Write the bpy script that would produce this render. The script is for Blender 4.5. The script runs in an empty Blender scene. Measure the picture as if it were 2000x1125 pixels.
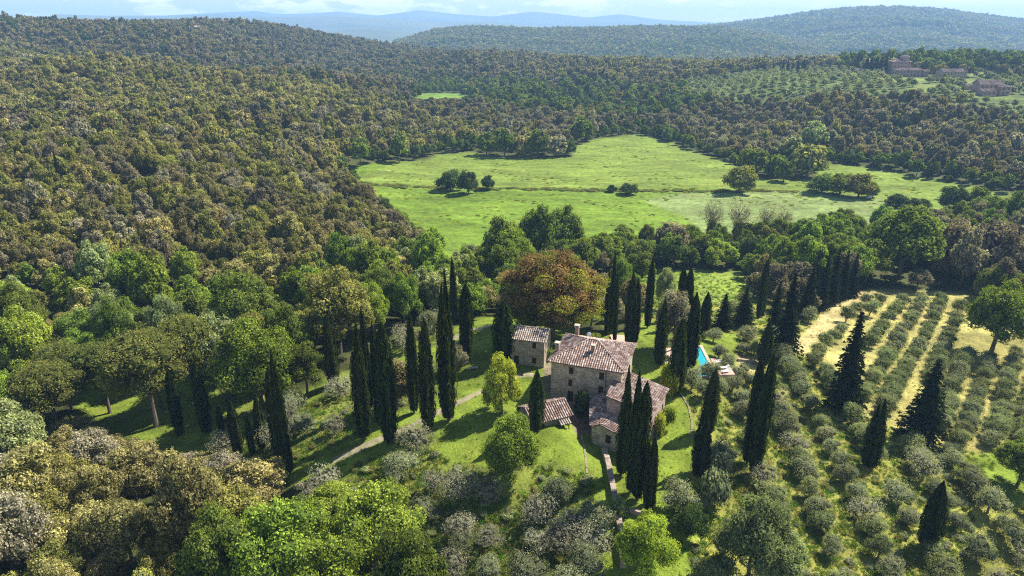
import bpy, math, random
import numpy as np
from mathutils import Vector, Matrix
R = math.radians
HAZE_D = 0.00015
rnd = random.Random(7)
rng = np.random.default_rng(11)
S = bpy.context.scene
COL = S.collection

# ------------------------------------------------------------------ camera
CAMZ, PITCH, FPX = 58.0, R(21.0), 1336.0
cam_d = bpy.data.cameras.new("camera"); cam = bpy.data.objects.new("camera", cam_d); COL.objects.link(cam)
cam.location = (0, 0, CAMZ); cam.rotation_euler = (R(90) - PITCH, 0, 0)
cam_d.sensor_width = 36; cam_d.lens = FPX / 2000 * 36; cam_d.clip_start = 0.5; cam_d.clip_end = 60000
S.camera = cam

# ------------------------------------------------------------------ world, sun, exposure
SUN_EL, SUN_AZ = R(47), R(58)          # azimuth measured from +Y towards +X
w = bpy.data.worlds.new("World"); S.world = w; w.use_nodes = True
nt = w.node_tree; N = nt.nodes; L = nt.links
bg = N["Background"]; bg.inputs[1].default_value = 1.0
sky = N.new("ShaderNodeTexSky"); sky.sky_type = 'NISHITA'; sky.sun_disc = False
sky.sun_elevation = SUN_EL; sky.sun_rotation = SUN_AZ; sky.altitude = 300
sky.air_density = 1.0; sky.dust_density = 0.4; sky.ozone_density = 1.0
sks = N.new("ShaderNodeVectorMath"); sks.operation = 'SCALE'; sks.inputs['Scale'].default_value = 0.066
L.new(sky.outputs[0], sks.inputs[0])
tc = N.new("ShaderNodeTexCoord"); sep = N.new("ShaderNodeSeparateXYZ"); L.new(tc.outputs['Generated'], sep.inputs[0])
mp = N.new("ShaderNodeMapping"); mp.inputs['Scale'].default_value = (1, 1, 3.4); L.new(tc.outputs['Generated'], mp.inputs[0])
n1 = N.new("ShaderNodeTexNoise"); n1.inputs['Scale'].default_value = 15; n1.inputs['Detail'].default_value = 9; n1.inputs['Roughness'].default_value = .58
L.new(mp.outputs[0], n1.inputs[0])
cr = N.new("ShaderNodeMapRange"); cr.inputs[1].default_value = .50; cr.inputs[2].default_value = .58; L.new(n1.outputs[0], cr.inputs[0])
cb = N.new("ShaderNodeMapRange"); cb.inputs[1].default_value = -.005; cb.inputs[2].default_value = .012; L.new(sep.outputs[2], cb.inputs[0])
ml = N.new("ShaderNodeMath"); ml.operation = 'MULTIPLY'; L.new(cr.outputs[0], ml.inputs[0]); L.new(cb.outputs[0], ml.inputs[1])
ct = N.new("ShaderNodeMapRange"); ct.inputs[1].default_value = .07; ct.inputs[2].default_value = .22; ct.inputs[3].default_value = 1; ct.inputs[4].default_value = .1; L.new(sep.outputs[2], ct.inputs[0])
mc = N.new("ShaderNodeMath"); mc.operation = 'MULTIPLY'; L.new(ml.outputs[0], mc.inputs[0]); L.new(ct.outputs[0], mc.inputs[1])
ml2 = N.new("ShaderNodeMath"); ml2.operation = 'MULTIPLY'; L.new(mc.outputs[0], ml2.inputs[0]); ml2.inputs[1].default_value = .95
cm = N.new("ShaderNodeMix"); cm.data_type = 'RGBA'; L.new(ml2.outputs[0], cm.inputs['Factor'])
tn = N.new("ShaderNodeMix"); tn.data_type = 'RGBA'; tn.blend_type = 'MULTIPLY'; tn.inputs['Factor'].default_value = 1; L.new(sks.outputs[0], tn.inputs['A']); tn.inputs['B'].default_value = (.97, 1.0, 1.03, 1)
L.new(tn.outputs['Result'], cm.inputs['A']); cm.inputs['B'].default_value = (.70, .67, .68, 1)
L.new(cm.outputs['Result'], bg.inputs[0])
sd = bpy.data.lights.new("sun", 'SUN'); sd.energy = 4.9; sd.angle = R(.53); sd.color = (1, .94, .82)
so = bpy.data.objects.new("sun", sd); COL.objects.link(so)
sv = Vector((math.sin(SUN_AZ) * math.cos(SUN_EL), math.cos(SUN_AZ) * math.cos(SUN_EL), math.sin(SUN_EL)))
so.rotation_euler = sv.to_track_quat('Z', 'Y').to_euler(); so.location = (200, 200, 300)
S.view_settings.view_transform = 'Standard'; S.view_settings.look = 'None'
S.view_settings.exposure = 1.22; S.view_settings.gamma = 1
cy = S.cycles
cy.max_bounces = 5; cy.diffuse_bounces = 3; cy.glossy_bounces = 2; cy.transmission_bounces = 3
cy.volume_bounces = 1; cy.transparent_max_bounces = 4
cy.use_denoising = False; cy.use_adaptive_sampling = True; cy.adaptive_threshold = .012; cy.filter_width = 1.15
cy.caustics_reflective = False; cy.caustics_refractive = False

# ------------------------------------------------------------------ image <-> world
cP, sP = math.cos(PITCH), math.sin(PITCH)
def ray(px, py):
    u = (np.asarray(px, float) - 1000) / FPX; v = (562.5 - np.asarray(py, float)) / FPX
    return u, cP + v * sP, -sP + v * cP
def at_z(px, py, z):
    a, b, c = ray(px, py); t = (z - CAMZ) / c
    return a * t, b * t, z
def to_px(x, y, z):
    d = y * cP - (z - CAMZ) * sP; d = np.where(d > .1, d, np.nan)
    return 1000 + FPX * x / d, 562.5 - FPX * (y * sP + (z - CAMZ) * cP) / d
def slant(x, y, z): return y * cP - (z - CAMZ) * sP

# terrain control points: (pixel x, pixel y, ground height)
CP = [(0,1125,-10),(300,1125,-10),(600,1125,-8),(860,1125,-6.5),(1050,1125,-6),(1200,1125,-5.5),(1350,1125,-6),(1600,1125,-8),(1850,1125,-10),(2000,1125,-11),
(0,950,-9),(250,950,-9),(450,980,-7),(0,800,-8),(150,830,-9),(300,830,-9),(400,850,-8),(470,890,-6.5),(560,930,-4.5),(640,890,-3.2),
(760,868,-1.4),(705,860,-1.9),(830,842,-.8),(880,823,-.4),(640,750,-3),(560,800,-4.5),(700,720,-2.8),(800,690,-2),(880,650,-1.4),(780,790,-1.6),
(700,1000,-4.2),(800,930,-2.6),(900,1000,-3.4),(900,930,-1.6),(1000,1000,-3.2),(1100,1000,-3.4),(1060,930,-1.2),
(960,850,0),(900,800,0),(1040,870,.3),(1110,850,.5),(1000,740,0),(1071,777,0),(1030,715,.4),(1080,700,.4),(940,690,0),(985,640,.3),(1100,790,-.3),
(1135,860,-1.4),(1160,880,-1.9),(1190,920,-2.4),(1215,1000,-3.6),(1260,1010,-3.4),(1290,900,-2.6),(1330,820,-2.4),(1320,760,-1.6),(1280,700,-1),(1260,645,-1.4),
(1215,655,-.6),(1370,690,-1.2),(1400,740,-1.8),(1360,930,-4),(1450,930,-5),(1470,820,-4.5),(1450,720,-3.5),(1400,640,-4),(1330,610,-6),(1500,680,-6),
(1550,780,-6.5),(1600,900,-7),(1700,930,-8),(1810,1060,-9.5),(1900,950,-10),(2000,900,-11),(1600,660,-9),(1700,575,-12),(1880,590,-12.5),(2000,640,-12.5),(1700,750,-9),(1850,720,-11),(1900,820,-10.5),(2000,780,-12),
(1500,600,-11),(1450,545,-14),(1280,550,-14),(1180,560,-12),(1080,640,-3.5),(1000,600,-6),(900,590,-8),(760,600,-6),
(0,650,-5),(0,560,-1),(0,450,4),(0,350,7),(0,270,10),(0,200,14),(0,140,22),(0,100,31),(0,65,47),
(200,620,-5),(400,640,-6),(200,500,0),(200,400,4),(200,300,8),(200,200,14),(200,130,27),(170,70,46),
(400,540,-4),(400,450,-2),(400,350,3),(400,250,7),(400,190,11),(400,150,18),(400,100,28),(390,62,45),
(600,580,-5),(600,500,-6),(600,400,-7),(600,300,-3),(600,230,2),(600,180,7),(600,155,8),(600,110,13),(600,88,27),
(700,420,-12),(780,480,-14),(720,330,-13),(750,260,-10),(740,200,-3),(830,240,-13),
(690,340,-15),(800,315,-15),(900,305,-15),(1000,303,-15),(1120,300,-15),(1240,262,-15),(1400,310,-15),(1560,345,-15),(1620,318,-15),(800,400,-15),(900,470,-15),(1000,380,-15),
(1200,430,-15),(1500,400,-15),(1350,360,-15),(1700,420,-14.5),(1800,360,-15),(1990,390,-14),(1050,490,-15),(1300,515,-15),(1550,520,-14.5),(1750,500,-14),(1950,470,-13),(2000,560,-13),
(860,188,-13),(760,170,-12),(980,180,-13),(1100,225,-14),(1000,240,-14),(1250,220,-14),(900,140,-2),(1000,130,4),(940,118,10),(1100,150,0),(1200,150,3),(1200,138,6),(1330,140,5),(1100,195,-13),(1320,190,-6),
(1400,240,-12),(1400,205,-2),(1500,165,11),(1500,220,-5),(1450,142,9),(1600,150,13),(1600,270,-10),(1600,215,2),(1700,170,14),(1700,220,3),(1750,300,-12),(1800,250,-3),(1800,200,8),
(1770,150,17),(1850,160,15),(1860,136,19.5),(1930,187,12),(1990,150,17),(2000,250,-1),(2000,320,-9),(1950,130,21),(1600,135,15),(1700,137,17)]
CPW = [(-700,1000,60),(-595,1060,53),(-500,1120,50),(-420,1250,50),(-900,1150,66),(-310,715,3),(-235,800,-3),(-400,690,13),(-150,830,-9),(0,1500,-15),(300,1400,-25),(700,1150,-10),(-300,2300,-10),(-1200,2000,10),(900,900,5),(1200,900,0),(1500,2000,-35),(0,2600,-40),(-150,10,-12),(-60,5,-11),(0,5,-11),(60,5,-11),(150,10,-12),
(-120,60,-10),(-250,120,-3),(-500,250,12),(-900,400,28),(-1500,700,45),(120,50,-12),(260,140,-13),(420,240,-12),(700,400,0),(1100,600,10)]
pts = [at_z(*p) for p in CP] + CPW
P = np.array([[float(a) for a in p] for p in pts])
def qc(x, y): return np.stack([np.arctan2(x, np.maximum(y, -5) + 12) * 1.6, np.log(np.hypot(x, y + 12) + 1)], -1)
Q = qc(P[:, 0], P[:, 1]); n = len(P)
def ker(d2): return .5 * d2 * np.log(d2 + 1e-12)
K = ker(((Q[:, None] - Q[None]) ** 2).sum(-1)) + np.eye(n) * 4e-4
A = np.zeros((n + 3, n + 3)); A[:n, :n] = K; A[:n, n] = 1; A[:n, n + 1:] = Q; A[n, :n] = 1; A[n + 1:, :n] = Q.T
W = np.linalg.solve(A, np.concatenate([P[:, 2], [0, 0, 0]]))
def hraw(x, y):
    x = np.atleast_1d(np.asarray(x, float)); y = np.atleast_1d(np.asarray(y, float)); out = np.empty(x.shape)
    xf, yf, of = x.ravel(), y.ravel(), out.ravel()
    for i in range(0, len(xf), 40000):
        q = qc(xf[i:i + 40000], yf[i:i + 40000])
        of[i:i + 40000] = ker(((q[:, None] - Q[None]) ** 2).sum(-1)) @ W[:n] + W[n] + q @ W[n + 1:]
    out = of.reshape(x.shape); r = np.hypot(x, y)
    s = np.clip((r - 1700) / 800, 0, 1); s = s * s * (3 - 2 * s)
    return out * (1 - s) - 42 * s
RA, RR = 760, 900
AZ = np.linspace(R(-66), R(66), RA); RL = np.exp(np.linspace(math.log(9), math.log(2600), RR))
gx = np.sin(AZ)[None] * RL[:, None]; gy = np.cos(AZ)[None] * RL[:, None]; gz = hraw(gx, gy)
# small undulation
gz = gz + .12 * np.sin(gx * .31 + 1.3 * np.sin(gy * .17)) * np.sin(gy * .27) * np.clip((np.hypot(gx, gy) - 60) / 60 + .4, 0.3, 3)
def H(x, y):
    x = np.asarray(x, float); y = np.asarray(y, float)
    a = (np.arctan2(x, np.maximum(y, .01)) - AZ[0]) / (AZ[1] - AZ[0]); r = (np.log(np.maximum(np.hypot(x, y), 9)) - math.log(9)) / (math.log(2600 / 9) / (RR - 1))
    a = np.clip(a, 0, RA - 1.001); r = np.clip(r, 0, RR - 1.001); i = r.astype(int); j = a.astype(int); fr = r - i; fa = a - j
    return (gz[i, j] * (1 - fr) * (1 - fa) + gz[i + 1, j] * fr * (1 - fa) + gz[i, j + 1] * (1 - fr) * fa + gz[i + 1, j + 1] * fr * fa)
# first ground hit of every pixel ray, along each azimuth
def ground_at(px, py, dz=0.0):
    a, b, c = [float(v) for v in ray(px, py)]
    ts = np.exp(np.linspace(math.log(20), math.log(2500), 1600)); z = CAMZ + c * ts; h = H(a * ts, b * ts) + dz
    k = np.argmax(z <= h) if (z <= h).any() else len(ts) - 1
    t0 = ts[max(k - 1, 0)]; t1 = ts[k]
    for _ in range(12):
        tm = (t0 + t1) / 2
        if CAMZ + c * tm <= float(H(a * tm, b * tm)) + dz: t1 = tm
        else: t0 = tm
    return a * t1, b * t1, float(H(a * t1, b * t1))
def inpoly(px, py, poly):
    c = np.zeros(np.shape(px), bool); k = len(poly) - 1
    for i in range(len(poly)):
        xi, yi = poly[i]; xj, yj = poly[k]
        c ^= ((yi > py) != (yj > py)) & (px < (xj - xi) * (py - yi) / (yj - yi + 1e-9) + xi); k = i
    return c

# ------------------------------------------------------------------ land cover (ground pixels)
FIELD = [[(670,345),(700,322),(840,312),(855,300),(935,297),(950,306),(1120,306),(1122,285),(1180,268),(1245,262),(1330,285),(1420,318),(1500,350),(1590,352),(1600,318),(1680,325),(1990,380),(2060,405),(1990,425),(1800,425),(1600,450),(1400,470),(1250,480),(1080,488),(1010,470),(950,492),(885,540),(845,500),(790,455),(735,400)],
         [(815,182),(905,182),(912,194),(860,198),(812,192)]]
SMALLF = [(1185,530),(1230,524),(1440,530),(1485,560),(1440,585),(1330,600),(1200,590)]
LAWN = [[(1240,625),(1310,625),(1300,690),(1300,720),(1345,770),(1365,840),(1340,960),(1300,1020),(1355,1100),(1345,1500),(1190,1500),(1160,930),(1140,915),(1060,905),(960,915),(880,905),(840,870),(850,845),(700,905),(640,960),(580,945),(540,935),(600,905),(700,850),(780,800),(840,770),(860,700),(700,745),(600,785),(570,775),(640,735),(760,705),(870,665),(900,625),(1000,615),(1100,640),(1180,650),(1240,650)],
        [(150,770),(300,720),(420,745),(450,870),(350,915),(250,870),(140,830)], [(1355,640),(1440,650),(1440,720),(1350,720)]]
OLIVE = [[(560,945),(640,935),(700,890),(830,850),(890,905),(950,930),(1060,910),(1150,925),(1190,965),(1195,1500),(900,1500),(880,1140),(790,980),(650,975)],
         [(420,880),(425,770),(500,755),(560,790),(640,775),(700,750),(850,705),(790,790),(690,850),(560,930),(540,910),(480,900)],
         [(720,700),(800,640),(880,625),(870,660),(760,700)],
         [(1335,770),(1350,720),(1300,640),(1440,590),(1560,630),(1640,600),(1700,568),(1900,578),(2030,650),(2120,800),(2120,1500),(1345,1500),(1300,1020),(1340,960)],
         [(1130,592),(1200,590),(1330,598),(1450,580),(1500,585),(1500,680),(1400,640),(1300,640),(1240,620),(1180,640)]]
ORCH = [(1540,680),(1600,640),(1650,585),(1700,562),(1900,575),(2010,650),(2130,760),(2130,900),(1860,880),(1780,850),(1660,800),(1600,720)]
DRYCLR = [[(1530,690),(1600,620),(1660,570),(1740,568),(1700,600),(1620,650),(1570,690)], [(1440,690),(1500,700),(1490,740),(1440,730)]]
GRNCLR = [[(1850,905),(1930,880),(2060,900),(2060,1010),(1960,985),(1900,950)], [(1355,1060),(1400,1000),(1330,1000),(1300,1130),(1350,1130)]]
FAROL = [(1300,180),(1330,160),(1420,150),(1520,137),(1640,136),(1760,153),(1830,165),(1900,150),(2000,155),(2120,200),(2120,290),(1990,250),(1900,220),(1820,200),(1700,198),(1560,205),(1450,208),(1360,200)]
FARCLR = [[(1785,163),(1835,163),(1830,178),(1780,180)], [(1890,142),(1960,140),(1960,148),(1890,150)], [(1830,195),(1890,200),(1880,208),(1800,202)], [(1725,150),(1900,156),(1975,175),(1975,192),(1890,190),(1880,160),(1740,160)]]
PATH = [(650,900),(700,878),(790,838),(850,808),(905,782),(945,762),(985,742),(1035,728),(1060,742)]

def cls(px, py):
    """0 forest 1 field 2 small field 3 lawn 4 olive ground 5 orchard dry 6 far olives 7 far clearing 8 rough clearing"""
    k = np.zeros(np.shape(px), int)
    def put(polys, v):
        for p in polys: k[inpoly(px, py, p)] = v
    put(OLIVE, 4); put([ORCH], 5); put(DRYCLR, 9); put(GRNCLR, 8); put(LAWN, 3); put([SMALLF], 2); put(FIELD, 1); put([FAROL], 6); put(FARCLR, 7)
    return k
gpx, gpy = to_px(gx, gy, gz); gpx = np.nan_to_num(gpx, nan=-9999); gpy = np.nan_to_num(gpy, nan=9999)
wob = 3.5 * np.sin(gx * .9 + np.sin(gy * .7)) + 2.5 * np.sin(gy * 1.3 + gx * .4) * np.clip(60 / np.hypot(gx, gy), .1, 1)
sc_ = np.clip(90 / np.hypot(gx, gy), .08, 1)
gc = cls(gpx + wob * sc_, gpy + wob * .6 * sc_)
CC = {0: (.058, .066, .022), 1: (.122, .19, .02), 2: (.17, .23, .035), 3: (.145, .195, .024), 4: (.18, .215, .038), 5: (.34, .31, .10), 6: (.10, .135, .035), 7: (.15, .19, .05), 8: (.16, .22, .026), 9: (.38, .32, .14)}
gcol = np.zeros(gx.shape + (4,)); gcol[..., 3] = 1
for k, v in CC.items(): gcol[gc == k, :3] = v
# lighter weedy band of the far field, and the drier lower-left part of the near one
band = inpoly(gpx, gpy, [(1255,392),(1320,378),(1560,372),(1740,392),(1850,410),(1800,430),(1600,455),(1400,475),(1330,420)]) & (gc == 1)
gcol[band, :3] = (.165, .215, .068)
up = inpoly(gpx, gpy, [(680,350),(850,295),(1250,255),(1600,310),(2000,370),(2060,420),(1860,405),(1560,372),(1240,368),(1100,368),(860,362),(730,362)]) & (gc == 1)
gcol[up, :3] = (.145, .198, .032)
gcol[inpoly(gpx, gpy, [(780,225),(780,178),(930,178),(930,225)]) & (gc == 1), :3] = (.12, .20, .03)
east = (gc == 4) & (gpx > 1215)
gcol[east, :3] = (.235, .24, .052)
# pinch slope and yard: bare earth of the drive round the house
yard = inpoly(gpx, gpy, [(1060,742),(1075,790),(1105,800),(1125,850),(1140,850),(1165,840),(1150,790),(1150,760),(1060,700)])
gcol[yard, :3] = (.17, .14, .10)
# one smoothing pass so the borders of the cover are soft
def smooth(a, k):
    for _ in range(k):
        a = (a + np.roll(a, 1, 0) + np.roll(a, -1, 0) + np.roll(a, 1, 1) + np.roll(a, -1, 1)) / 5
    return a
gcol[..., :3] = smooth(gcol[..., :3], 2)

# ------------------------------------------------------------------ mesh helpers
def mk(name, V, F, m=None, attr=None, smooth_=False, fm=None):
    me = bpy.data.meshes.new(name)
    V = np.asarray(V, np.float32)
    if isinstance(F, np.ndarray):
        nf, k = F.shape; me.vertices.add(len(V)); me.vertices.foreach_set('co', V.ravel())
        me.loops.add(nf * k); me.loops.foreach_set('vertex_index', F.astype(np.int32).ravel())
        me.polygons.add(nf); me.polygons.foreach_set('loop_start', np.arange(0, nf * k, k, dtype=np.int32))
        me.update(calc_edges=True)
    else: me.from_pydata([tuple(map(float, v)) for v in V], [], F)
    if attr is not None:
        for nme, arr in attr.items():
            at = me.attributes.new(nme, 'FLOAT', 'POINT'); at.data.foreach_set('value', np.asarray(arr, np.float32))
    for x in (m if isinstance(m, (list, tuple)) else [m]):
        if x: me.materials.append(x)
    if fm is not None: me.polygons.foreach_set('material_index', np.asarray(fm, np.int32))
    me.polygons.foreach_set('use_smooth', [smooth_] * len(me.polygons)); me.update()
    return me
def ob(name, me, parent=None):
    o = bpy.data.objects.new(name, me); COL.objects.link(o)
    if parent: o.parent = parent
    return o
def tag(o, label=None, cat=None, group=None, kind=None):
    if label: o['label'] = label
    if cat: o['category'] = cat
    if group: o['group'] = group
    if kind: o['kind'] = kind
    return o
def empty(name, loc, rz=0):
    o = bpy.data.objects.new(name, None); COL.objects.link(o); o.location = loc; o.rotation_euler = (0, 0, rz); o.empty_display_size = .5; return o
class MB:
    """collects faces of one mesh; optional 2D coordinates per corner"""
    def __init__(s): s.v = []; s.f = []; s.uv = []
    def quad(s, pts, uv=None):
        i = len(s.v); s.v += [tuple(p) for p in pts]; s.f.append(tuple(range(i, i + len(pts)))); s.uv += uv if uv else [(0, 0)] * len(pts)
    def box(s, a, b, M=None):
        x0, y0, z0 = a; x1, y1, z1 = b
        c = [Vector((x, y, z)) for z in (z0, z1) for y in (y0, y1) for x in (x0, x1)]
        if M: c = [M @ p for p in c]
        for q in ((0, 2, 3, 1), (4, 5, 7, 6), (0, 1, 5, 4), (2, 6, 7, 3), (0, 4, 6, 2), (1, 3, 7, 5)): s.quad([c[i] for i in q])
    def prism(s, poly, z0s, z1s):
        n_ = len(poly)
        z0s = z0s if isinstance(z0s, (list, tuple)) else [z0s] * n_; z1s = z1s if isinstance(z1s, (list, tuple)) else [z1s] * n_
        lo = [(p[0], p[1], z) for p, z in zip(poly, z0s)]; hi = [(p[0], p[1], z) for p, z in zip(poly, z1s)]
        s.quad(hi); s.quad(lo[::-1])
        for i in range(n_): j = (i + 1) % n_; s.quad([lo[i], lo[j], hi[j], hi[i]])
    def tube(s, pts, rad, k=7):
        rings = []
        for i, p in enumerate(pts):
            p = Vector(p); d = (Vector(pts[min(i + 1, len(pts) - 1)]) - Vector(pts[max(i - 1, 0)])).normalized()
            x = d.orthogonal().normalized() if abs(d.z) < .9 else Vector((1, 0, 0)); y = d.cross(x).normalized(); x = y.cross(d)
            r = rad[i] if isinstance(rad, (list, tuple)) else rad
            rings.append([p + (x * math.cos(t) + y * math.sin(t)) * r for t in [2 * math.pi * q / k for q in range(k)]])
        for a, b in zip(rings, rings[1:]):
            for q in range(k): s.quad([a[q], a[(q + 1) % k], b[(q + 1) % k], b[q]])
        s.quad(rings[-1]); s.quad(rings[0][::-1])
    def mesh(s, name, m, sm=False):
        me = mk(name, s.v, s.f, m, smooth_=sm)
        u = me.uv_layers.new(name='UVMap'); u.data.foreach_set('uv', np.array(s.uv, np.float32).ravel()); return me
    def build(s, name, m, parent=None, sm=False): return ob(name, s.mesh(name, m, sm), parent)

# ------------------------------------------------------------------ materials
def newmat(name):
    m = bpy.data.materials.new(name); m.use_nodes = True; t = m.node_tree; t.nodes.clear()
    out = t.nodes.new("ShaderNodeOutputMaterial"); return m, t.nodes, t.links, out
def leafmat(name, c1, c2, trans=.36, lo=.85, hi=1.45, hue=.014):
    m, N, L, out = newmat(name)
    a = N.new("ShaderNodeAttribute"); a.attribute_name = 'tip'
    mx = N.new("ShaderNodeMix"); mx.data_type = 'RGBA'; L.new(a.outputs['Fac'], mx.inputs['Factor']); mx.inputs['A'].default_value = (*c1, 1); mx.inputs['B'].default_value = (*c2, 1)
    oi = N.new("ShaderNodeObjectInfo"); r1 = N.new("ShaderNodeMapRange"); r1.inputs[3].default_value = lo; r1.inputs[4].default_value = hi; L.new(oi.outputs['Random'], r1.inputs[0])
    wn = N.new("ShaderNodeTexWhiteNoise"); wn.noise_dimensions = '1D'; L.new(oi.outputs['Random'], wn.inputs['W'])
    r2 = N.new("ShaderNodeMapRange"); r2.inputs[3].default_value = .5 - hue; r2.inputs[4].default_value = .5 + hue; L.new(wn.outputs['Value'], r2.inputs[0])
    hs = N.new("ShaderNodeHueSaturation"); L.new(r2.outputs[0], hs.inputs['Hue']); L.new(r1.outputs[0], hs.inputs['Value']); L.new(mx.outputs['Result'], hs.inputs['Color'])
    d = N.new("ShaderNodeBsdfDiffuse"); t = N.new("ShaderNodeBsdfTranslucent"); L.new(hs.outputs[0], d.inputs[0])
    tm = N.new("ShaderNodeMix"); tm.data_type = 'RGBA'; tm.blend_type = 'MULTIPLY'; tm.inputs['Factor'].default_value = 1; L.new(hs.outputs[0], tm.inputs['A']); tm.inputs['B'].default_value = (1.15, 1.2, .6, 1)
    L.new(tm.outputs['Result'], t.inputs[0])
    s = N.new("ShaderNodeMixShader"); s.inputs[0].default_value = trans; L.new(d.outputs[0], s.inputs[1]); L.new(t.outputs[0], s.inputs[2]); L.new(s.outputs[0], out.inputs[0])
    return m
def surf(name, c1, c2, scale=3, rough=.85, bump=.3, bscale=None, metal=0, obj=True, dist=.05):
    m, N, L, out = newmat(name); b = N.new("ShaderNodeBsdfPrincipled"); L.new(b.outputs[0], out.inputs[0])
    tc = N.new("ShaderNodeTexCoord"); no = N.new("ShaderNodeTexNoise"); no.inputs['Scale'].default_value = scale; no.inputs['Detail'].default_value = 8; no.inputs['Roughness'].default_value = .65
    L.new(tc.outputs['Object'], no.inputs[0])
    mr = N.new("ShaderNodeMapRange"); mr.inputs[1].default_value = .32; mr.inputs[2].default_value = .68; L.new(no.outputs[0], mr.inputs[0])
    mx = N.new("ShaderNodeMix"); mx.data_type = 'RGBA'; L.new(mr.outputs[0], mx.inputs['Factor']); mx.inputs['A'].default_value = (*c1, 1); mx.inputs['B'].default_value = (*c2, 1)
    L.new(mx.outputs['Result'], b.inputs['Base Color']); b.inputs['Roughness'].default_value = rough; b.inputs['Metallic'].default_value = metal
    if bump:
        n2 = N.new("ShaderNodeTexNoise"); n2.inputs['Scale'].default_value = bscale or scale * 5; n2.inputs['Detail'].default_value = 6; L.new(tc.outputs['Object'], n2.inputs[0])
        bp = N.new("ShaderNodeBump"); bp.inputs['Strength'].default_value = bump; bp.inputs['Distance'].default_value = dist; L.new(n2.outputs[0], bp.inputs['Height']); L.new(bp.outputs[0], b.inputs['Normal'])
    return m
def stonemat(name, c1, c2, mortar, s=2.2):
    m, N, L, out = newmat(name); b = N.new("ShaderNodeBsdfPrincipled"); L.new(b.outputs[0], out.inputs[0]); b.inputs['Roughness'].default_value = .92
    tc = N.new("ShaderNodeTexCoord"); mp = N.new("ShaderNodeMapping"); mp.inputs['Scale'].default_value = (s, s, s * 2.1); L.new(tc.outputs['Object'], mp.inputs[0])
    vo = N.new("ShaderNodeTexVoronoi"); vo.inputs['Scale'].default_value = 1; L.new(mp.outputs[0], vo.inputs['Vector'])
    ve = N.new("ShaderNodeTexVoronoi"); ve.feature = 'DISTANCE_TO_EDGE'; ve.inputs['Scale'].default_value = 1; L.new(mp.outputs[0], ve.inputs['Vector'])
    sp = N.new("ShaderNodeSeparateColor"); L.new(vo.outputs['Color'], sp.inputs[0])
    mx = N.new("ShaderNodeMix"); mx.data_type = 'RGBA'; L.new(sp.outputs[0], mx.inputs['Factor']); mx.inputs['A'].default_value = (*c1, 1); mx.inputs['B'].default_value = (*c2, 1)
    no = N.new("ShaderNodeTexNoise"); no.inputs['Scale'].default_value = .7; no.inputs['Detail'].default_value = 7; L.new(tc.outputs['Object'], no.inputs[0])
    mr2 = N.new("ShaderNodeMapRange"); mr2.inputs[1].default_value = .3; mr2.inputs[2].default_value = .7; mr2.inputs[3].default_value = .65; mr2.inputs[4].default_value = 1.3; L.new(no.outputs[0], mr2.inputs[0])
    mm = N.new("ShaderNodeMix"); mm.data_type = 'RGBA'; mm.blend_type = 'MULTIPLY'; mm.inputs['Factor'].default_value = 1; L.new(mx.outputs['Result'], mm.inputs['A']); L.new(mr2.outputs[0], mm.inputs['B'])
    er = N.new("ShaderNodeMapRange"); er.inputs[1].default_value = .02; er.inputs[2].default_value = .1; L.new(ve.outputs['Distance'], er.inputs[0])
    m2 = N.new("ShaderNodeMix"); m2.data_type = 'RGBA'; L.new(er.outputs[0], m2.inputs['Factor']); m2.inputs['A'].default_value = (*mortar, 1); L.new(mm.outputs['Result'], m2.inputs['B'])
    L.new(m2.outputs['Result'], b.inputs['Base Color'])
    bp = N.new("ShaderNodeBump"); bp.inputs['Strength'].default_value = .7; bp.inputs['Distance'].default_value = .04; L.new(er.outputs[0], bp.inputs['Height']); L.new(bp.outputs[0], b.inputs['Normal'])
    return m
def tilemat(name, c1, c2, c3):
    """per-tile colour from the UV cell (column, course), lichen by noise"""
    m, N, L, out = newmat(name); b = N.new("ShaderNodeBsdfPrincipled"); L.new(b.outputs[0], out.inputs[0]); b.inputs['Roughness'].default_value = .88
    uv = N.new("ShaderNodeTexCoord"); fl = N.new("ShaderNodeVectorMath"); fl.operation = 'FLOOR'; L.new(uv.outputs['UV'], fl.inputs[0])
    wn = N.new("ShaderNodeTexWhiteNoise"); wn.noise_dimensions = '2D'; L.new(fl.outputs[0], wn.inputs['Vector'])
    rp = N.new("ShaderNodeValToRGB"); e = rp.color_ramp.elements; e[0].color = (*c1, 1); e[1].color = (*c3, 1); e[1].position = .95; k = e.new(.5); k.color = (*c2, 1)
    L.new(wn.outputs['Value'], rp.inputs[0])
    no = N.new("ShaderNodeTexNoise"); no.inputs['Scale'].default_value = 1.3; no.inputs['Detail'].default_value = 8; no.inputs['Roughness'].default_value = .7; L.new(uv.outputs['Object'], no.inputs[0])
    mr = N.new("ShaderNodeMapRange"); mr.inputs[1].default_value = .45; mr.inputs[2].default_value = .72; mr.inputs[4].default_value = .7; L.new(no.outputs[0], mr.inputs[0])
    mx = N.new("ShaderNodeMix"); mx.data_type = 'RGBA'; L.new(mr.outputs[0], mx.inputs['Factor']); L.new(rp.outputs[0], mx.inputs['A']); mx.inputs['B'].default_value = (.16, .145, .115, 1)
    L.new(mx.outputs['Result'], b.inputs['Base Color'])
    return m
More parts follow.
